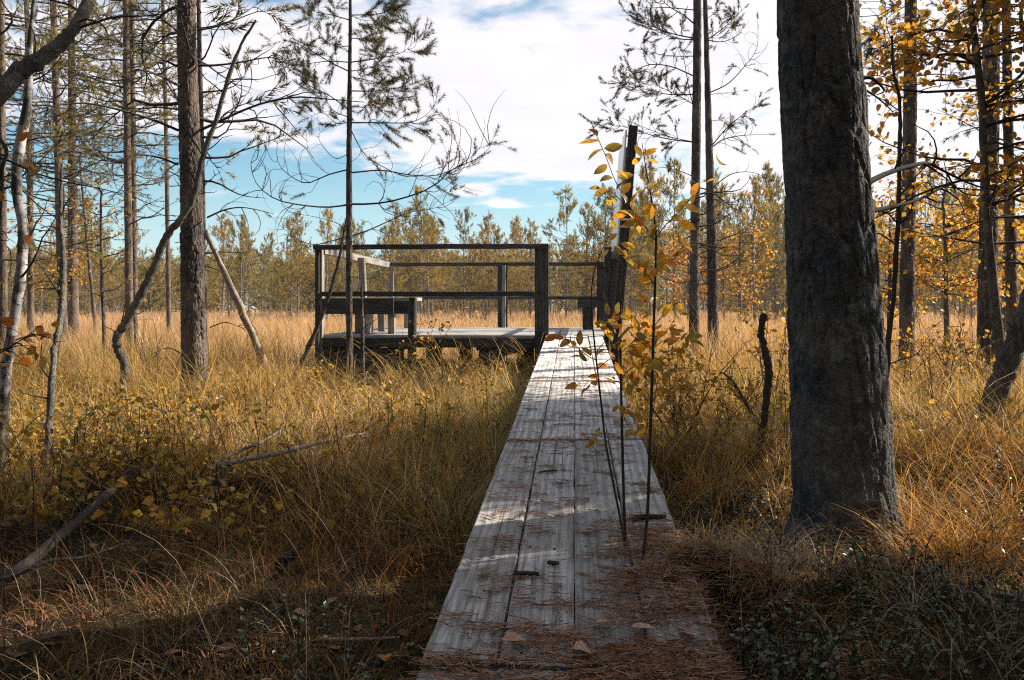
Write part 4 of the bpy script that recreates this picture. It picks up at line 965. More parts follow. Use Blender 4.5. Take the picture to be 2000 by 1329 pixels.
for i, (lb, px, Y, h, w, ns, nl, ls, tn) in enumerate([
    ('low bright yellow shrub left of the slender pine before the platform', 612, 9.6, .42, .22, 7, 170, .045, 1.05),
    ('tall thin yellow-leaved shrub climbing against the near railing of the platform', 800, 10.3, 1.05, .35, 5, 170, .035, .95),
    ('thin tall shrub with yellow tip before the middle of the platform', 868, 9.4, .95, .25, 2, 40, .04, 1.),
    ('small yellow shrub below the middle of the platform deck', 890, 9.2, .5, .3, 5, 90, .038, 1.),
    ('yellow shrub left of the boardwalk just below the wide near post', 962, 8.8, .55, .3, 6, 120, .038, .9),
    ('pale yellow shrub beside the left edge of the boardwalk', 925, 8., .5, .3, 5, 90, .038, .85),
    ('broad yellow shrub right of the boardwalk behind the golden saplings', 1325, 5.3, .8, .45, 8, 200, .036, .95),
    ('low ochre shrub right of the boardwalk beside the hooked snag', 1390, 5., .5, .35, 6, 110, .034, .85),
    ('small yellow shrub close to the right edge of the boardwalk', 1262, 6.4, .7, .3, 6, 130, .036, 1.),
    ('loose yellow shrub in front of the pair of straight pines', 1340, 8.6, .85, .4, 6, 140, .04, .95),
    ('spiky straw-yellow shrub left of the big old pine', 1515, 8., 1.1, .4, 7, 160, .05, .9),
    ('yellow shrub right of the big old pine behind the thin stem', 1760, 8.2, 1.1, .5, 8, 260, .04, .95),
    ('yellow shrub at the foot of the thick straight pine near the right edge', 1900, 8.3, 1.2, .6, 8, 240, .045, .95),
    ('ochre leafy seedling right of the crooked sapling', 168, 4.4, .42, .3, 8, 130, .033, .7),
    ('ochre leafy seedling below the curved snag', 255, 5.2, .45, .35, 8, 150, .034, .75),
    ('ochre leafy seedling left of the crooked sapling, by the birch', 45, 4.6, .5, .35, 8, 150, .034, .75),
    ('dull green-gold seedling before the stout left pine', 330, 5.4, .4, .3, 7, 120, .034, .7),
    ('low ochre seedling above the fallen mossy log at left', 210, 3.9, .32, .3, 8, 120, .032, .6)]):
    x, y = at_px(px, Y); shrub('leafy_shrub', lb, SG, x, y, h, w, ns, nl, ls, 200+i, tn)
for i, (lb, px, Y, h, w, ns) in enumerate([
    ('bare twiggy shrub under the leafy trees at right', 1830, 7., .9, .6, 8), ('bare dark shrub right of the straight grey pine', 1880, 7.6, 1.1, .7, 9), ('bare crooked shrub at the foot of the leaning dark trunk', 1935, 5.6, .6, .5, 7),
    ('bare thin shrub left of the big old pine', 1500, 6.5, .7, .4, 5), ('bare twigs in the grass left of the boardwalk', 845, 7.6, .6, .3, 3), ('bare thin shrub left of the stout left pine', 310, 8.5, .9, .5, 5), ('dry twiggy shrub right of the stout left pine', 455, 9.2, .7, .5, 5)]):
    x, y = at_px(px, Y); shrub('bare_shrub', lb, 'bare shrubs in the sedge', x, y, h, w, ns, 0, .03, 260+i)
# ------------------------------------------------------------------ far pines
def far_variant(seed, H=6., slim=1.):
    rng = random.Random(seed); nr = np.random.default_rng(seed)
    bow = rng.gauss(0, .12)
    c = np.array([[bow*math.sin(t*3), rng.gauss(0, .03), -0.3+t*(H+.3)] for t in np.linspace(0, 1, 9)]); r = np.linspace(.075, .012, 9)*slim
    tb = MB(); tubes(tb, c, r, 6)
    at = trunk_at(c, r); wood, tufts = [], []
    crown(rng, at, [(H*.08, H*.45, 26, .55, .9, .05, .1, .2, .10, None), (H*.30, H*.66, 24, 1.1*slim, 1.25*slim, .15, .6, .18, .9, None), (H*.66, H*.97, 17, 1.15*slim, .45, .55, .8, .16, 1., None)], wood, tufts, 6)
    tufts += [((c[-1][0], c[-1][1], H), (0, 0, 1))]*2
    cb = MB(); put_wood(cb, [(p, [x*1.3 for x in q]) for p, q in wood], 3)
    base = np.array([(.34, .255, .07), (.27, .235, .075), (.36, .255, .065), (.23, .215, .08)][seed % 4])
    put_tufts(cb, tufts, nr, n=15, shoot=.20, length=.15, width=.026, col=tuple(base), var=.22, spread=(.35, 1.))
    return tb.mesh('far_trunk', [M_FARBARK]), cb.mesh('far_crown', [M_FARBARK, M_FAR])
VARS = [far_variant(900+i, 6., [1., .85, 1.15, .95][i % 4]) for i in range(10)]
def far_pine(px, Y, H, vi, rot, label, group):
    x, y = at_px(px, Y); z = gz(x, y); s = H/6.
    ro = bpy.data.objects.new('bog_pine', None); COL.objects.link(ro); ro.location = (x, y, z); ro.rotation_euler = (0, 0, rot); ro.scale = (s*.95, s*.95, s)
    tag(ro, label, 'tree', group)
    for nm, me in zip(('trunk', 'crown'), VARS[vi]):
        o = bpy.data.objects.new(nm, me); COL.objects.link(o); o.parent = ro
rngf = random.Random(12)
named = [(1104, 46, 6.95, 1, 'tall thin bog pine rising alone above the treeline right of the platform'), (845, 52, 6.0, 2, 'round-topped bog pine above the near railing of the platform'),
         (908, 56, 7.0, 3, 'bog pine with loose tip right of the round-topped one, above the platform railing'), (640, 40, 5.2, 4, 'bushy bog pine directly behind the left post of the platform'),
         (472, 44, 5.4, 5, 'bog pine in the open gap right of the stout left pine'), (525, 50, 5.0, 9, 'smaller bog pine in the open gap left of the platform'),
         (1478, 34, 5.8, 6, 'bushy golden bog pine just left of the big old pine'), (1515, 38, 6.2, 7, 'golden bog pine half hidden behind the left side of the big old pine'), (1415, 40, 6.0, 0, 'golden bog pine between the straight pair and the big old pine'),
         (1262, 42, 7.6, 8, 'tall pointed bog pine behind the golden sapling'), (1318, 43, 7.9, 9, 'tall pointed bog pine left of the straight pair of pines'), (1232, 38, 5.2, 1, 'short bog pine behind the information board'),
         (700, 45, 5.1, 7, 'bog pine behind the slender pine in front of the platform'), (765, 47, 5.0, 0, 'bog pine left of the round-topped one, over the left railing')]
for i, (px, Y, H, vi, lb) in enumerate(named): far_pine(px, Y, H, vi, rngf.uniform(0, 6.28), lb, 'bog pines of the far treeline')
for i in range(230):
    Y = 44+38*rngf.random()**1.2
    px = rngf.uniform(-40, 2040)
    if math.sin(px*.031+1)+math.sin(px*.013)+rngf.gauss(0, .8) < -.9: continue
    e = 600-(440 if px < 600 else 440 if px < 1150 else 375)
    if px > 1230: Y = 33+38*rngf.random()
    H = .95+(e+rngf.gauss(0, 30))/1700*Y*rngf.uniform(.45, 1.08)
    if px < 600: H *= .92
    far_pine(px, Y, max(2.6, min(9., H)), rngf.randint(0, 9), rngf.uniform(0, 6.28), 'slender golden-green pine in the treeline across the bog', 'bog pines of the far treeline')

def merge_wood(name, places, seed, H, nt, nn, ln, wd, col, sh):
    rng = random.Random(seed); nr = np.random.default_rng(seed); mb = MB()
    for pq in places:
        x, y, h = pq[:3]; sh_ = pq[3] if len(pq) > 3 else sh; rs_ = pq[4] if len(pq) > 4 else 1.
        wood, tufts = [], []
        z = gz(x, y); c = np.array([[x+rng.gauss(0, .05), y+rng.gauss(0, .05), z-.2+t*h] for t in np.linspace(0, 1, 5)]); r = np.linspace(.011*h+.03, .02, 5)
        wood.append(([tuple(a) for a in c], list(r)))
        for i in range(nt):
            t = rng.random()**.8; zz = z+h*(sh_+(1-sh_)*t); Rm = (.12+.16*(1-t))*h*rs_*rng.uniform(.25, 1.); a = rng.uniform(0, 6.28)
            p = (x+Rm*math.cos(a), y+Rm*math.sin(a), zz); tufts.append((p, (math.cos(a), math.sin(a), .8)))
            if i % 3 == 0: wood.append(([(x, y, zz-.25), ((x+p[0])/2, (y+p[1])/2, zz-.1), p], [.02, .014, .006]))
        put_wood(mb, wood, 4); put_tufts(mb, tufts, nr, n=nn, shoot=ln*1.2, length=ln, width=wd, col=col, var=.2)
    o = mb.build(name, [M_FARBARK, M_FAR]); tag(o, None, None, kind='stuff'); return o
rw = random.Random(31)
pl = []
for i in range(330):
    Y = rw.uniform(76, 118); px = rw.uniform(-120, 2120); x, y = at_px(px, Y)
    pl.append((x, y, (rw.uniform(4.5, 7.) if px < 1200 else rw.uniform(6., 9.5))*(Y/95)))
o = merge_wood('far_wood', pl, 32, 7, 110, 9, .5, .11, (.28, .22, .07), .02); tag(o, 'distant golden-green wood closing off the far side of the bog', None)
# the wood the photographer stands at the edge of: behind and to the right of the camera, it shades the foreground
pl = [(4.9, 5.75, 4.2, .76, .26), (5.1, 6.8, 4.1, .76, .28), (4.9, 3.62, 4.5, .7, .3), (6.2, 4.0, 5.2, .7, .3), (7.5, 4.0, 6.9, .6, .28), (4.9, 3.2, 8.5, .36, .42), (4.3, 2.2, 8, .36, .42), (5.1, 5.9, 8.5, .38, .34), (6.4, 3.3, 9, .40, .42), (7.2, 6.6, 9.5, .42, .32), (5.4, 2.2, 9, .3, .6), (6.4, 2.2, 10), (4.6, 1.0, 8), (8.6, 2.2, 11), (3.6, -.6, 9), (7.6, -.6, 11)]  # crowns of these unseen right-hand trees placed and shaped to shade the walk
for i in range(64):
    a = rw.uniform(R_(108), R_(292)); d = rw.uniform(3.0, 15); pl.append((d*math.sin(a), d*math.cos(a)-1.2, rw.uniform(9, 15)))
o = merge_wood('pine_wood', pl, 33, 10, 190, 9, .34, .055, (.10, .10, .035), .16); tag(o, 'the pine wood the boardwalk comes out of, behind and right of the camera', None)

o = merge_wood('added_shade_pines', [(3.4, 3.42, 2.75, .80, .5), (3.5, 3.68, 2.8, .82, .42), (3.15, 3.5, 2.62, .8, .5), (3.5, 4.5, 2.8, .82, .42), (3.7, 4.75, 2.9, .82, .4), (3.3, 3.2, 2.7, .78, .5)], 35, 3, 130, 16, .085, .012, (.10, .10, .035), .8); tag(o, 'unseen young pines added just right of the view to shade the boardwalk', None)  # unseen low crowns added to keep sun patches off the near boards
# ------------------------------------------------------------------ sedge, grass, moss, litter
PAL_MID = np.array([[.50, .285, .065], [.38, .24, .05], [.17, .135, .04], [.62, .40, .165], [.46, .20, .045], [.10, .09, .028], [.72, .54, .33], [.54, .31, .085], [.20, .10, .035], [.28, .225, .055]])
PAL_FAR = np.array([[.60, .40, .24], [.66, .45, .29], [.52, .33, .18], [.44, .28, .14], [.64, .48, .34]])
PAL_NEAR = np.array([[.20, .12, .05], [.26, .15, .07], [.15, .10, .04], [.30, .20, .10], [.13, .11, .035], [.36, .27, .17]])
PAL_RUST = np.array([[.46, .22, .05], [.56, .31, .07], [.34, .17, .05], [.60, .40, .14], [.26, .16, .05]])
def scatter(nr, n, Y0, Y1, xk=.62, xo=.95, pw=1.):
    Y = np.sqrt(nr.uniform(Y0**2, Y1**2, n)); X = nr.uniform(-1, 1, n)*(xk*Y+xo); return X, Y
def local_uv(x, y):
    dx, dy = x-C0[0], y-C0[1]; return dx*RT[0]+dy*RT[1], dx*FW[0]+dy*FW[1]
def walk_clear(x, y, m=.40):
    u, v = local_uv(x, y)
    return ~((np.abs(u) < m) & (v < .1)) & ~((u > U0-.05) & (u < U1+.05) & (v > -.08) & (v < V1+.05))
TRUNKS = [(1.28, 3.3, .22), (-2.94, 8.1, .16)]
def trunk_clear(x, y):
    k = np.ones(len(x), bool)
    for a, b, r in TRUNKS: k &= np.hypot(x-a, y-b) > r
    return k
def sedge(mb, seed, n, Y0, Y1, Lm, Ls, wid, pal, S, clump=9., crad=.10, lean=(.05, .45), bend=(.2, 1.5), keep=None, hmod=None, xk=.62, cmod=None, rough=1.):
    nr = np.random.default_rng(seed)
    area = xk*(Y1**2-Y0**2); nc = max(10, int(area*clump)); cx, cy = scatter(nr, nc, Y0, Y1, xk)
    den = np.clip(.55+.8*rough*fbm(cx*.9, cy*.9, seed=seed, octv=2), .02, 2.); ch = np.clip(1+rough*(.25*nr.normal(0, 1, nc)+.3*vnoise(cx*.8, cy*.8, seed=seed+4)), .35, 1.75); ccol = nr.integers(0, len(pal), nc)
    ci = nr.choice(nc, n, p=den/den.sum()); loose = nr.uniform(0, 1, n) < .25
    ox, oy = nr.normal(0, crad, n), nr.normal(0, crad, n)
    lx, ly = scatter(nr, n, Y0, Y1, xk)
    x = np.where(loose, lx, cx[ci]+ox); y = np.where(loose, ly, cy[ci]+oy)
    az = np.where(loose, nr.uniform(0, 6.283, n), np.arctan2(oy, ox)+nr.normal(0, .7, n))
    k = walk_clear(x, y) & trunk_clear(x, y)
    if keep is not None: k &= nr.uniform(0, 1, n) < keep(x, y)
    L_ = np.clip(nr.normal(Lm, Ls, n), Lm*.3, Lm*1.9)*np.where(loose, 1., ch[ci])
    if hmod is not None: L_ = L_*hmod(x, y)
    col = np.where((nr.uniform(0, 1, n) < .55)[:, None], pal[ccol[ci]], pal[nr.integers(0, len(pal), n)])*nr.uniform(.7, 1.2, (n, 1))
    x, y, az, L_, col = x[k], y[k], az[k], L_[k], col[k]; m = len(x)
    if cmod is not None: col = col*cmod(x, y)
    # blades beside the walk lean away from it
    u, v = local_uv(x, y); near = (np.abs(u) < .6) & (v < .1)
    az = np.where(near & (nr.uniform(0, 1, m) < .8), np.where(u < 0, math.pi, 0)+nr.normal(0, .8, m), az)
    blades(mb, np.stack([x, y, ground(x, y)-.02], -1), az, L_, nr.uniform(*lean, m), nr.uniform(*bend, m)*nr.uniform(.5, 1, m), wid*nr.uniform(.6, 1.4, m), col, S, rng=nr)
def kz(x, y):     # the shaded right foreground and the litter by the walk carry little sedge
    f = 1-.93*sst(.25, .5, x)*(1-sst(2.5, 3.4, y))*(1-sst(1.9, 2.4, x)*sst(2.6, 3.2, y)); f = f*(1-.75*(1-sst(2.8, 3.7, y)))
    return f
mb = MB()
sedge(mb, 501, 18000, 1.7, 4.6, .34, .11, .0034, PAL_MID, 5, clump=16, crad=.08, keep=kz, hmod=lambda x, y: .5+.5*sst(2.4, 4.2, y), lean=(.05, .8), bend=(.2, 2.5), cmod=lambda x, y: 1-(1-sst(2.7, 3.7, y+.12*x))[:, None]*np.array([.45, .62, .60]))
sedge(mb, 502, 100000, 4.4, 12.2, .42, .14, .0046, PAL_MID, 5, clump=5.5, crad=.12, rough=1.7, lean=(.02, .75), bend=(-.3, 2.4), keep=lambda x, y: .35+.65*np.maximum(sst(4.8, 7.5, y), np.maximum(sst(-.7, -.25, x-walk_c(y)-.1)*(x < walk_c(y)), sst(.5, 1.2, x-walk_c(y)))), hmod=lambda x, y: .44+.34*sst(5, 9., y)+.22*sst(-.8, -3., x)*sst(8, 10, y)+.2*sst(1.4, 2.5, x)-.46*sst(7.6, 9.0, y)*sst(-3., -2.4, x)*(1-sst(.2, .6, x)))
sedge(mb, 503, 22000, 3.6, 10.8, .54, .15, .0042, np.array([[.68, .50, .25], [.58, .40, .14], [.48, .34, .10]]), 6, clump=5, crad=.08, bend=(1.2, 3.0), hmod=lambda x, y: .55+.45*sst(3.6, 6.5, y))
tag(mb.build('sedge_grass', M_GRASS), 'golden sedge and long bent grass blades filling the bog on both sides of the boardwalk', None, kind='stuff')
mb = MB()
sedge(mb, 504, 90000, 12, 32, .50, .12, .009, np.concatenate([PAL_MID[[0, 1, 3]], PAL_FAR]), 3, clump=5, crad=.2)
sedge(mb, 505, 95000, 31, 82, .52, .12, .026, PAL_FAR, 2, clump=2, crad=.4)
tag(mb.build('meadow_grass', M_GRASS), 'pale straw-pink grass of the open bog reaching to the treeline', None, kind='stuff')
# rusty grass lit by the sun right of the big pine, bleached tussock by the walk, dead grass in the shade
mb = MB()
def tussock(mb, x, y, n, rad, Lm, pal, seed, wid=.0032, bend=(1., 2.6), S=6, dz=0.):
    nr = np.random.default_rng(seed); ox, oy = nr.normal(0, rad, n), nr.normal(0, rad, n); xx, yy = x+ox, y+oy
    az = np.arctan2(oy, ox)+nr.normal(0, .5, n)
    blades(mb, np.stack([xx, yy, ground(xx, yy)-.02+dz], -1), az, nr.uniform(.5, 1.15, n)*Lm, nr.uniform(.05, .6, n), nr.uniform(*bend, n), wid*nr.uniform(.6, 1.3, n), pal[nr.integers(0, len(pal), n)]*nr.uniform(.7, 1.2, (n, 1)), S, rng=nr)
PALE = np.array([[.42, .34, .24], [.36, .27, .17], [.48, .40, .30], [.30, .21, .12]])
rt = random.Random(9)
for i in range(60): 
    Y = rt.uniform(2.9, 5.2); px = rt.uniform(1730, 2060); x, y = at_px(px, Y); tussock(mb, x, y, rt.randint(60, 120), .08, rt.uniform(.3, .5), PAL_RUST, 600+i)
for x, y, n, l in [(.66, 2.72, 260, .26), (.74, 2.55, 160, .22), (.60, 2.45, 130, .2), (.86, 2.9, 120, .3), (.95, 2.65, 90, .3)]: tussock(mb, x, y, n, .05, l, PALE, int(n*7+x*100), .0026)
for i in range(26):
    Y = rt.uniform(2.5, 4.); px = rt.uniform(1330, 1560); x, y = at_px(px, Y); tussock(mb, x, y, rt.randint(20, 50), .06, rt.uniform(.18, .32), PAL_RUST if rt.random() < .5 else PALE, 700+i, .0028)
for i in range(44):
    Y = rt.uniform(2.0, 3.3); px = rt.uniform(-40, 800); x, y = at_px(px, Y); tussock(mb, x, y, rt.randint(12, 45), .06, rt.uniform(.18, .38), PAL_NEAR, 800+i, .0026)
for i in range(34):
    Y = rt.uniform(1.9, 3.); px = rt.uniform(1400, 2050); x, y = at_px(px, Y); tussock(mb, x, y, rt.randint(6, 16), .05, rt.uniform(.3, .5), PALE, 900+i, .003, bend=(1.4, 3.))
for i in range(44):
    Y = rt.uniform(3.1, 9.5); u = -rt.uniform(.44, .8); x = walk_c(Y)+u; tussock(mb, x, Y, rt.randint(50, 90), .06, rt.uniform(.35, .5), np.array([[.30, .27, .10], [.22, .2, .07], [.42, .36, .2]]), 950+i, .0032, bend=(.5, 1.8))
for i in range(46):
    Y = rt.uniform(7.4, 9.7); px = rt.uniform(420, 1040); x, y = at_px(px, Y)
    if walk_clear(np.array([x]), np.array([y]), .55)[0]: tussock(mb, x, y, rt.randint(40, 90), .10, rt.uniform(.38, .58), PAL_RUST if rt.random() < .35 else PALE*np.array([1.3, 1.15, .8]), 1000+i, .0046, bend=(.8, 2.4))
for i in range(60):
    Y = rt.uniform(4.2, 8.); px = rt.uniform(-40, 900); x, y = at_px(px, Y)
    if walk_clear(np.array([x]), np.array([y]), .5)[0]: tussock(mb, x, y, rt.randint(30, 80), .08, rt.uniform(.25, .48), [PAL_RUST, PALE*np.array([1.3, 1.15, .8]), PAL_MID][rt.randint(0, 2)], 1100+i, .0042, bend=(.8, 2.6))
for i in range(40):
    Y = rt.uniform(1.95, 3.0); px = rt.uniform(-20, 760); x, y = at_px(px, Y); tussock(mb, x, y, rt.randint(2, 5), .05, rt.uniform(.3, .55), PALE, 1200+i, .0026, bend=(1.2, 2.6))
for x, y, n, l in [(.40, 2.66, 60, .12), (.47, 2.58, 80, .16), (.55, 2.7, 90, .2), (.52, 2.3, 90, .2), (.48, 2.12, 70, .2), (.58, 2.95, 70, .22), (.50, 1.95, 60, .2), (.62, 3.15, 60, .22)]: tussock(mb, x, y, n, .05, l, PALE, int(n*3), .0024)
tag(mb.build('grass_tussocks', M_GRASS), 'drooping rust and straw grass tussocks close to the camera', None, kind='stuff')
# matted short bog plants between the sedge: fine curled strands lying every way
mb = MB(); nr = np.random.default_rng(75)
x, y = scatter(nr, 150000, 2.3, 8.5); k = walk_clear(x, y, .37) & trunk_clear(x, y) & ~((x > .45) & (y < 3.0))
dn = .25+.9*fbm(x*1.1, y*1.1, seed=120, octv=3)+.35*sst(2.9, 3.8, y+.25*x); k &= nr.uniform(0, 1, len(x)) < dn; x, y = x[k], y[k]; n = len(x)
pal = np.array([[.44, .30, .08], [.34, .24, .06], [.26, .15, .05], [.50, .37, .17], [.36, .18, .07], [.16, .13, .04], [.58, .42, .22], [.40, .28, .06]])
zone = vnoise(x*2.2, y*2.2, seed=121); ci = np.clip((zone*4+4+nr.normal(0, 2.2, n)), 0, 7).astype(int)
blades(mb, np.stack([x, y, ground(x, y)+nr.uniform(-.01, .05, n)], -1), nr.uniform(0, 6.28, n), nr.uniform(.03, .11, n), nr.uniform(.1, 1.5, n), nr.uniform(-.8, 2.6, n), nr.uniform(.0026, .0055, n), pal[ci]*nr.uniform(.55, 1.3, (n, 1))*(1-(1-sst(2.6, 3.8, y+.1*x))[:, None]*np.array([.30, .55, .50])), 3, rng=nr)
tag(mb.build('bog_plants', M_GRASS), 'matted golden-brown tangle of short bog plants covering the hummocks', None, kind='stuff') # matted
# moss
mb = MB(); nr = np.random.default_rng(71)
x, y = scatter(nr, 90000, 1.75, 4.4); mk = fbm(x*1.3, y*1.3, seed=90, octv=3)+.25*(x < .1) > .12
k = mk & walk_clear(x, y, .36) & trunk_clear(x, y) & ~((x > .35) & (x < .7) & (y < 2.7)); x, y = x[k], y[k]; n = len(x)
pal = np.array([[.30, .22, .07], [.26, .16, .05], [.20, .15, .045], [.36, .26, .09], [.26, .11, .05]])
blades(mb, np.stack([x, y, ground(x, y)-.004], -1), nr.uniform(0, 6.28, n), nr.uniform(.015, .045, n), nr.uniform(0, .9, n), nr.uniform(0, 1.4, n), nr.uniform(.003, .006, n), pal[nr.integers(0, 5, n)]*nr.uniform(.6, 1.2, (n, 1)), 2, rng=nr)
tag(mb.build('moss', M_GRASS), 'yellow-green feathery moss in patches on the wet ground', None, kind='stuff')
# lingonberry carpet
mb = MB(); nr = np.random.default_rng(72); wood = []; lp = []; ld = []
rb = random.Random(72)
cand = []
for i in range(2300):
    Y = rb.uniform(1.75, 3.9); X = rb.uniform(.48, .62*Y+.4)
    if abs(X-.388*Y) < .30 and Y > 2.75: continue
    if rb.random() < .25+.75*float(sst(-.3, .4, fbm(np.array([X*2.]), np.array([Y*2.]), seed=41, octv=2))[0]) and X > .55+.18*(Y > 2.2): cand.append((X, Y))
for i in range(45):
    Y = rb.uniform(1.8, 2.6); cand.append((rb.uniform(-.75, -.22), Y))
for X, Y in cand:
    z = gz(X, Y)-.01; h = rb.uniform(.06, .17); s = grow(rb, (X, Y, z), rb.uniform(0, 6.28), rb.uniform(.8, 1.5), h, 6, -.2, .2); wood.append((s, [.0016]*6))
    for q in range(rb.randint(7, 14)):
        j = rb.randint(2, 5); a = rb.uniform(0, 6.28); lp.append(s[j]); ld.append((math.cos(a), math.sin(a), rb.uniform(.1, .9)))
put_wood(mb, wood, 3)
n = len(lp); pal = np.array([[.05, .075, .028], [.065, .085, .03], [.04, .06, .028], [.10, .10, .03]])
leaves(mb, np.array(lp)+nr.normal(0, .004, (n, 3)), ld, nr.uniform(.013, .022, n), pal[nr.integers(0, 4, n)]*nr.uniform(.7, 1.3, (n, 1)), nr, False, mat=1, flat=.4, wid=1.)
tag(mb.build('lingonberry_shrubs', [M_TWIG, M_BERRY]), 'dark low carpet of small glossy lingonberry leaves at the foot of the big old pine', None, kind='stuff')
# leafy seedlings that run together in the left undergrowth
mb = MB(); wood = []; lp = []; ld = []; nr = np.random.default_rng(73); rb = random.Random(73)
for i in range(760):
    Y = rb.uniform(3.3, 7.5); px = rb.uniform(-60, 430) if rb.random() < .75 else rb.uniform(430, 1000); X, _ = at_px(px, Y)
    if rb.random() < .25: X = rb.uniform(.75, 2.4); Y = rb.uniform(4.2, 8.5)
    if not walk_clear(np.array([X]), np.array([Y]), .5)[0]: continue
    z = gz(X, Y); s = grow(rb, (X, Y, z), rb.uniform(0, 6.28), rb.uniform(.9, 1.5), rb.uniform(.18, .42), 7, -.2, .18); wood.append((s, [.002]*7))
    for q in range(rb.randint(5, 11)): j = rb.randint(2, 6); a = rb.uniform(0, 6.28); lp.append(tuple(np.add(s[j], (rb.gauss(0, .03), rb.gauss(0, .03), rb.gauss(0, .02))))); ld.append((math.cos(a), math.sin(a), rb.uniform(-.5, .4)))
put_wood(mb, wood, 3); n = len(lp); leaves(mb, np.array(lp), ld, nr.uniform(.024, .048, n), np.array([[.42, .30, .06], [.34, .26, .055], [.48, .30, .06], [.26, .22, .06], [.46, .24, .05]])[nr.integers(0, 5, n)]*nr.uniform(.6, 1.2, (n, 1)), nr, False, mat=1, wid=1.2)
tag(mb.build('undergrowth', [M_TWIG, M_LEAF]), 'ochre leafy undergrowth of small seedlings between the sedge', None, kind='stuff')
# fallen needles on the walk and on the ground beside it
mb = MB(); nr = np.random.default_rng(74)
PN = np.array([[.30, .12, .05], [.36, .16, .08], [.22, .09, .04], [.46, .27, .16], [.13, .06, .035], [.54, .36, .24]])
def lay(mb, x, y, z, az, Ln, wid, col, nr, lift=.004):
    n = len(x); t = np.array([0, .5, 1.]); cur = nr.normal(0, .25, n); tilt = nr.normal(0, .10, n)
    pts = np.zeros((n, 3, 3))
    for i, s in enumerate((-.5, 0, .5)):
        a = az+cur*s*2
        pts[:, i, 0] = x+np.cos(a)*Ln*s; pts[:, i, 1] = y+np.sin(a)*Ln*s; pts[:, i, 2] = z+lift+np.abs(s)*Ln*np.abs(tilt)*.4+(tilt*s*Ln*.5).clip(0)
    tubes(mb, pts, np.repeat(wid[:, None]*.5, 3, 1)*np.array([1, 1, .5]), 3, tint=col)
X_, Y_, Z_, A_, L__, W_, C_ = [], [], [], [], [], [], []
def needle_patch(cx, cy, n, sx, sy, az0, saz, pile=.0):
    x = cx+nr.normal(0, sx, n); y = cy+nr.normal(0, sy, n)
    u = (x-walk_c(y)); on = np.abs(u) < WALK_W/2-.004
    z = np.where(on, walk_z(y), ground(x, y)); z = np.maximum(z, ground(x, y))+nr.uniform(0, 1, n)*pile
    keep = on | (ground(x, y) > walk_z(y)-.2)
    a = az0+nr.normal(0, saz, n); fork = nr.choice([-1, 1], n)*nr.uniform(.05, .25, n)
    for q in (0, 1):
        X_.append(x[keep]); Y_.append(y[keep]); Z_.append(z[keep]); A_.append((a+q*fork)[keep]); L__.append(nr.uniform(.035, .075, n)[keep]); W_.append(nr.uniform(.0015, .0026, n)[keep]); C_.append((PN[nr.integers(0, 6, n)]*nr.uniform(.7, 1.25, (n, 1)))[keep])
for i in range(430):
    y = 1.75+(10.-1.75)*nr.uniform()**2.0; u = nr.uniform(-.34, .34); dens = (1.6 if u > .12 else 1.)*(1.6 if y < 2.3 else 1)
    needle_patch(walk_c(y)+u, y, int(nr.uniform(2, 10)*dens*(1. if y < 5 else .6)), .05, .020, nr.normal(0, .3), .65)
for i in range(40): y = nr.uniform(1.5, 2.0); u = nr.uniform(-.33, .5); needle_patch(walk_c(y)+u, y, 22, .07, .03, nr.normal(.1, .4), .55, .014)
for i in range(60): y = nr.uniform(2.1, 2.95); u = nr.uniform(.16, .42); needle_patch(walk_c(y)+u, y, 19, .06, .04, nr.normal(.2, .5), .7, .016)
for i in range(70): y = nr.uniform(1.6, 2.8); u = nr.uniform(.3, .75); needle_patch(walk_c(y)+u, y, 22, .07, .07, nr.uniform(0, 3.1), .9, .014)
for j in (1.95, 4.41, 6.62):
    for i in range(14): u = nr.uniform(-.34, .34); needle_patch(walk_c(j)+u, j, 7, .04, .006, 0, .25)
lay(mb, np.concatenate(X_), np.concatenate(Y_), np.concatenate(Z_), np.concatenate(A_), np.concatenate(L__), np.concatenate(W_), np.concatenate(C_), nr)
x, y = scatter(nr, 9000, 1.75, 3.6); k = walk_clear(x, y, .36) & (fbm(x*1.5, y*1.5, seed=66, octv=2) > -.1); x, y = x[k], y[k]; n = len(x)
lay(mb, x, y, ground(x, y)+.006, nr.uniform(0, 3.14, n), nr.uniform(.03, .07, n), nr.uniform(.0012, .002, n), PN[nr.integers(0, 6, n)]*.8, nr)
tag(mb.build('needle_litter', M_LITTER), 'rust-brown fallen pine needles strewn across the boardwalk and the ground beside it', None, kind='stuff')
mb = MB(); x, y = scatter(nr, 420, 1.75, 4.6); k = walk_clear(x, y, .36); x, y = x[k], y[k]; n = len(x)
leaves(mb, np.stack([x, y, ground(x, y)+.012], -1), nr.normal(0, 1, (n, 3))*np.array([1, 1, .25]), nr.uniform(.03, .055, n), np.array([[.22, .11, .05], [.32, .19, .10], [.15, .08, .05], [.36, .18, .05]])[nr.integers(0, 4, n)], nr, True, flat=.75, wid=1.2)
tag(mb.build('leaf_litter', M_DRYLEAF), 'small brown leaves lying in the moss and grass of the foreground', None, kind='stuff')

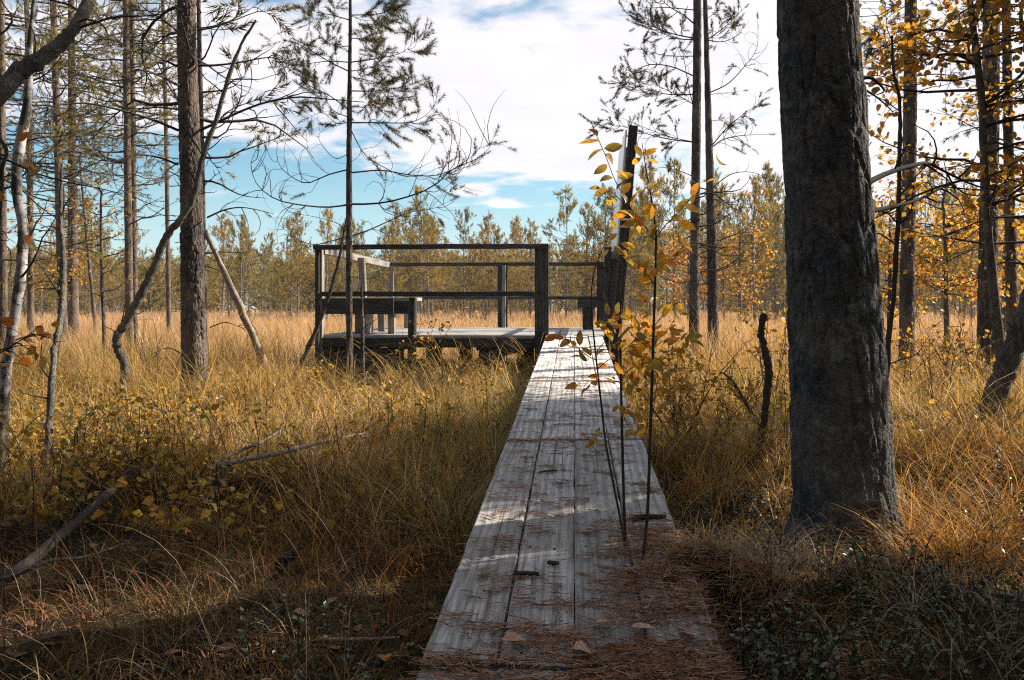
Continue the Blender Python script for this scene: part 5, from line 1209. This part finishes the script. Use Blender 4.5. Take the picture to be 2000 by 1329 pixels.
# ------------------------------------------------------------------ single leaves, sticks and logs that stand out
def gp(px, py, lift=.0):
    "photo point on the ground (or the walk)"
    Y = 3.
    for _ in range(30):
        X = (px-HX)/F*Y; z = gz(X, Y); u = X-walk_c(Y)
        if abs(u) < WALK_W/2: z = max(z, walk_z(Y))
        Y = .5*Y+.5*(EYE-z-lift)*F/(py-HY)
    return np.array([(px-HX)/F*Y, Y, z+lift])
for i, (px, py, ang, s, col, lb) in enumerate([
    (752, 1292, 100, .055, (.55, .20, .02), 'bright orange leaf lying in the dark left of the boardwalk'), (572, 1197, 10, .05, (.46, .26, .14), 'tan leaf lying on moss left of the boardwalk'),
    (462, 1262, 200, .06, (.22, .10, .06), 'brown curled leaf low in the shaded grass at left'), (320, 1278, 30, .055, (.40, .17, .07), 'russet leaf near the bottom left among dead grass'),
    (290, 1212, 20, .05, (.46, .28, .17), 'pale tan leaf in the shade at bottom left'), (980, 1250, 5, .055, (.50, .28, .17), 'pale pink-brown leaf on the boardwalk near the bottom'),
    (1120, 1268, 15, .065, (.50, .30, .20), 'largest pale leaf on the boardwalk amid the needle heap'), (1165, 1216, 25, .055, (.42, .24, .14), 'tan leaf on the boardwalk right of the needle heap'), (1232, 1224, 0, .06, (.45, .26, .16), 'long tan leaf on litter at the right edge of the boardwalk'),
    (1298, 1128, 40, .05, (.46, .22, .12), 'orange-brown leaf on the tussock below the golden saplings'), (1350, 1236, 100, .06, (.34, .10, .06), 'dark red leaf in the shade right of the boardwalk'), (640, 1180, 60, .045, (.30, .16, .08), 'small brown leaf beside the moss left of the boardwalk')]):
    p = gp(px, py, .022); mb = MB(); nr2 = np.random.default_rng(300+i); a = R_(ang)
    leaves(mb, [p], [(math.cos(a), math.sin(a), .15)], s, np.array([col]), nr2, True, flat=.85, wid=1.15)
    o = mb.build('fallen_leaf', M_DRYLEAF, loc=p); tag(o, lb, 'leaf', 'fallen leaves')

def log(name, label, cat, pts, rad, bark, seed, k=12, twigs=0, rough=.08):
    nr = np.random.default_rng(seed); n = max(12, 8*len(pts)); cs = spline(np.array(pts), n); rs = np.interp(np.linspace(0, 1, n), np.linspace(0, 1, len(rad)), rad)*(1+nr.normal(0, rough, n)); cs[1:-1] += nr.normal(0, 1, (n-2, 3))*rs[1:-1, None]*rough
    root = thing(name, tuple(pts[0]), label, cat, 'fallen wood'); mb = MB(); tubes(mb, cs, rs, k, cap=True); part(mb, 'stem', bark, root)
    if twigs:
        rng = random.Random(seed)
        for i in range(twigs):
            wood = []
            j = rng.randint(3, n-2); s = grow(rng, tuple(cs[j]), rng.uniform(0, 6.28), rng.uniform(.1, .9), rng.uniform(.1, .35), 6, 0, .25); wood.append((s, [.003, .0028, .0025, .002, .0016, .0012]))
            mb = MB(); put_wood(mb, wood, 5); part(mb, 'twig', bark, root)
g_ = lambda px, py, l: gp(px, py, l)
log('fallen_log', 'dark rough log lying slantwise in the shade at lower left', 'log', [g_(-30, 1160, .05), g_(60, 1095, .08), g_(150, 1020, .10), g_(215, 960, .12), g_(262, 912, .14)], [.019, .02, .019, .02, .015], M_TWIG, 11, twigs=5)
log('fallen_branch', 'grey crooked branch lying over the dark log at left', 'branch', [g_(-10, 1135, .12), g_(45, 1118, .14), g_(100, 1095, .15), g_(165, 1088, .12), g_(250, 1060, .10)], [.007, .0065, .006, .005, .003], M_LICHEN, 12, twigs=3)
log('fallen_branch', 'long whitish birch branch lying in the sunlit grass left of the boardwalk', 'branch', [g_(405, 915, .10), g_(470, 900, .12), g_(545, 885, .13), g_(620, 866, .14), g_(715, 846, .14)], [.014, .012, .012, .010, .006], M_DEAD, 13, twigs=3)
log('fallen_branch', 'short whitish branch lying above the long birch branch', 'branch', [g_(418, 905, .12), g_(470, 880, .13), g_(510, 864, .14), g_(552, 838, .14)], [.008, .008, .007, .004], M_DEAD, 14)
log('broken_stump', 'dark broken branch stub poking up from the grass in the left foreground', 'branch', [g_(538, 1118, .0), P(556, 1092, 3.0), P(582, 1066, 3.05)], [.018, .017, .016], M_TWIG, 15, rough=.14)
log('fallen_branch', 'thin pale stick lying flat near the boardwalk at the bottom', 'branch', [g_(625, 1250, .02), g_(690, 1250, .025), g_(780, 1246, .02)], [.006, .006, .004], M_DEAD, 16)
log('fallen_branch', 'dark short stick lying on the boardwalk', 'branch', [g_(1003, 1119, .008), g_(1030, 1120, .009), g_(1053, 1121, .008)], [.006, .0065, .005], M_TWIG, 17)
log('fallen_branch', 'small dark bark chip on the second plank of the boardwalk', 'branch', [g_(1070, 1099, .006), g_(1082, 1100, .008), g_(1092, 1101, .006)], [.006, .007, .005], M_TWIG, 18)
log('fallen_branch', 'thin dark twig on the far half of the boardwalk', 'branch', [g_(1052, 923, .005), g_(1070, 920, .008), g_(1088, 919, .005)], [.004, .004, .003], M_TWIG, 19)
log('fallen_branch', 'dark flat bark piece on the right plank by the golden saplings', 'branch', [g_(1236, 1014, .01), g_(1262, 1010, .012), g_(1300, 1008, .01)], [.008, .010, .006], M_TWIG, 20)
# ------------------------------------------------------------------ sky, sun, camera
def build_world():
    w = bpy.data.worlds.new('World'); SC.world = w; w.use_nodes = True; nt = w.node_tree; nt.nodes.clear(); k = NT(nt)
    sky = k.n('ShaderNodeTexSky', sky_type='NISHITA', sun_disc=False, sun_elevation=SUN_EL, sun_rotation=SUN_AZ, altitude=80., air_density=1., dust_density=.6, ozone_density=1.4)
    D = k.n('ShaderNodeTexCoord').outputs['Generated']; sp = k.n('ShaderNodeSeparateXYZ'); k.l(D, sp.inputs[0])
    x, y, z = sp.outputs
    zz = k.m('ADD', k.m('MAXIMUM', z, 0.), .10)
    pr = k.n('ShaderNodeCombineXYZ'); k.l(k.m('DIVIDE', x, zz), pr.inputs[0]); k.l(k.m('DIVIDE', y, zz), pr.inputs[1]); pr.inputs[2].default_value = 3.3
    n1 = k.noise(pr.outputs[0], 1.5, 7, .60, .3); n2 = k.noise(pr.outputs[0], 6.0, 6, .6, .25)
    # how much cloud: a sheet higher up, thicker to the right, thin to the left
    el = k.mr(z, .115, .24, 0., 1., True)
    right = k.mr(x, .06, .34, 0., 1., True); left = k.mr(x, -.05, -.36, 0., 1., True)
    lowr = k.m('MULTIPLY', right, k.mr(z, .05, .15, 0., 1., True))
    cov = k.m('ADD', k.m('MULTIPLY', k.m('MAXIMUM', el, lowr), .36), k.m('MULTIPLY', left, -.17))
    topgap = k.m('MULTIPLY', k.mr(z, .27, .34, 0., 1., True), -.17)
    cov = k.m('ADD', cov, topgap)
    dens = k.m('ADD', k.m('ADD', k.m('MULTIPLY', n1, .56), k.m('MULTIPLY', n2, .44)), cov)
    # single cumulus clouds low over the bog
    for (px, py, sx, sy, amp) in ((1070, 308, 150, 26, .40), (872, 303, 60, 22, .34), (925, 372, 34, 13, .36), (985, 399, 34, 9, .32), (450, 378, 90, 16, .26), (430, 250, 110, 40, .22), (560, 420, 70, 12, .22), (1150, 345, 120, 20, .22)):
        v = nrm(np.array([(px-HX)/F, 1., -(py-HY)/F]))
        dx = k.m('DIVIDE', k.m('SUBTRACT', x, float(v[0])), sx/F); dz = k.m('DIVIDE', k.m('SUBTRACT', z, float(v[2])), sy/F)
        g = k.m('POWER', 2.718, k.m('MULTIPLY', k.m('ADD', k.m('MULTIPLY', dx, dx), k.m('MULTIPLY', dz, dz)), -1.))
        dens = k.m('ADD', dens, k.m('MULTIPLY', k.m('MULTIPLY', g, amp), k.mr(y, 0., .2)))
    mask = k.mr(dens, .53, .75, 0., 1., True)
    shade = k.mr(k.noise(pr.outputs[0], 3.1, 5, .55), .40, .62, 0., 1.)
    thick = k.mr(dens, .60, .95, 0., 1.)
    cl = k.mix(k.m('MULTIPLY', shade, k.m('MULTIPLY', thick, .55)), CLOUD_LIT, CLOUD_DIM)
    skyc = k.mix(1., sky.outputs[0], SKY_TINT, 'MULTIPLY')
    haze = k.mr(z, .0, .17, .72, 0., True)
    skyc = k.mix(haze, skyc, HAZE_COL)
    col = k.mix(k.m('MULTIPLY', mask, .96), skyc, cl)
    bg = k.n('ShaderNodeBackground'); k.l(col, bg.inputs[0]); bg.inputs[1].default_value = SKY_STR
    o = k.n('ShaderNodeOutputWorld'); k.l(bg.outputs[0], o.inputs[0])
SKY_STR = .052
def build_haze():
    m, nt = mat_new('haze_air'); k = NT(nt)
    v = k.n('ShaderNodeVolumePrincipled'); v.inputs['Color'].default_value = (.62, .80, .93, 1); v.inputs['Density'].default_value = HAZE_D; v.inputs['Anisotropy'].default_value = .2
    o = k.n('ShaderNodeOutputMaterial'); k.l(v.outputs[0], o.inputs['Volume'])
    mb = MB(); x0, x1, y0, y1, z0, z1 = -960., 960., -340., 1900., -1.6, 22.
    V = [(x, y, z) for z in (z0, z1) for y in (y0, y1) for x in (x0, x1)]
    mb.add(V, Q=[(0, 2, 3, 1), (4, 5, 7, 6), (0, 1, 5, 4), (2, 6, 7, 3), (0, 4, 6, 2), (1, 3, 7, 5)])
    tag(mb.build('haze', m), 'faint bluish air over the bog', None, kind='stuff')
HAZE_D = .0004
if HAZE_D > 0: build_haze()
CLOUD_LIT = (9.5, 9.0, 9.3, 1); CLOUD_DIM = (7.8, 7.9, 8.6, 1)
SKY_TINT = (1.0, 1.32, 1.32, 1); HAZE_COL = (6.9, 8.1, 8.9, 1)
build_world()
sl = bpy.data.lights.new('sun', 'SUN'); sl.energy = 5.0; sl.angle = R_(.55); sl.color = (1., .91, .78)
so = bpy.data.objects.new('sun', sl); COL.objects.link(so)
from mathutils import Vector
so.rotation_euler = Vector(-TO_SUN).to_track_quat('-Z', 'Y').to_euler()
cd = bpy.data.cameras.new('camera'); cam = bpy.data.objects.new('camera', cd); COL.objects.link(cam)
cam.location = (0, 0, EYE); cam.rotation_euler = (R_(90), 0, 0)
cd.sensor_width = 36.; cd.lens = 36.*F/2000.; cd.shift_y = -(664.5-HY)/2000.; cd.clip_start = .05; cd.clip_end = 4000.
SC.camera = cam
vs = SC.view_settings; vs.view_transform = 'Standard'; vs.look = 'None'; vs.exposure = 1.14; vs.gamma = 1.; vs.use_curve_mapping = False
SC.render.engine = 'CYCLES'
SC.cycles.max_bounces = 5; SC.cycles.diffuse_bounces = 3; SC.cycles.transmission_bounces = 3; SC.cycles.use_denoising = False; SC.cycles.denoiser = 'OPENIMAGEDENOISE'; SC.cycles.denoising_input_passes = 'RGB_ALBEDO_NORMAL'; SC.cycles.denoising_prefilter = 'ACCURATE'; SC.cycles.filter_width = 1.15
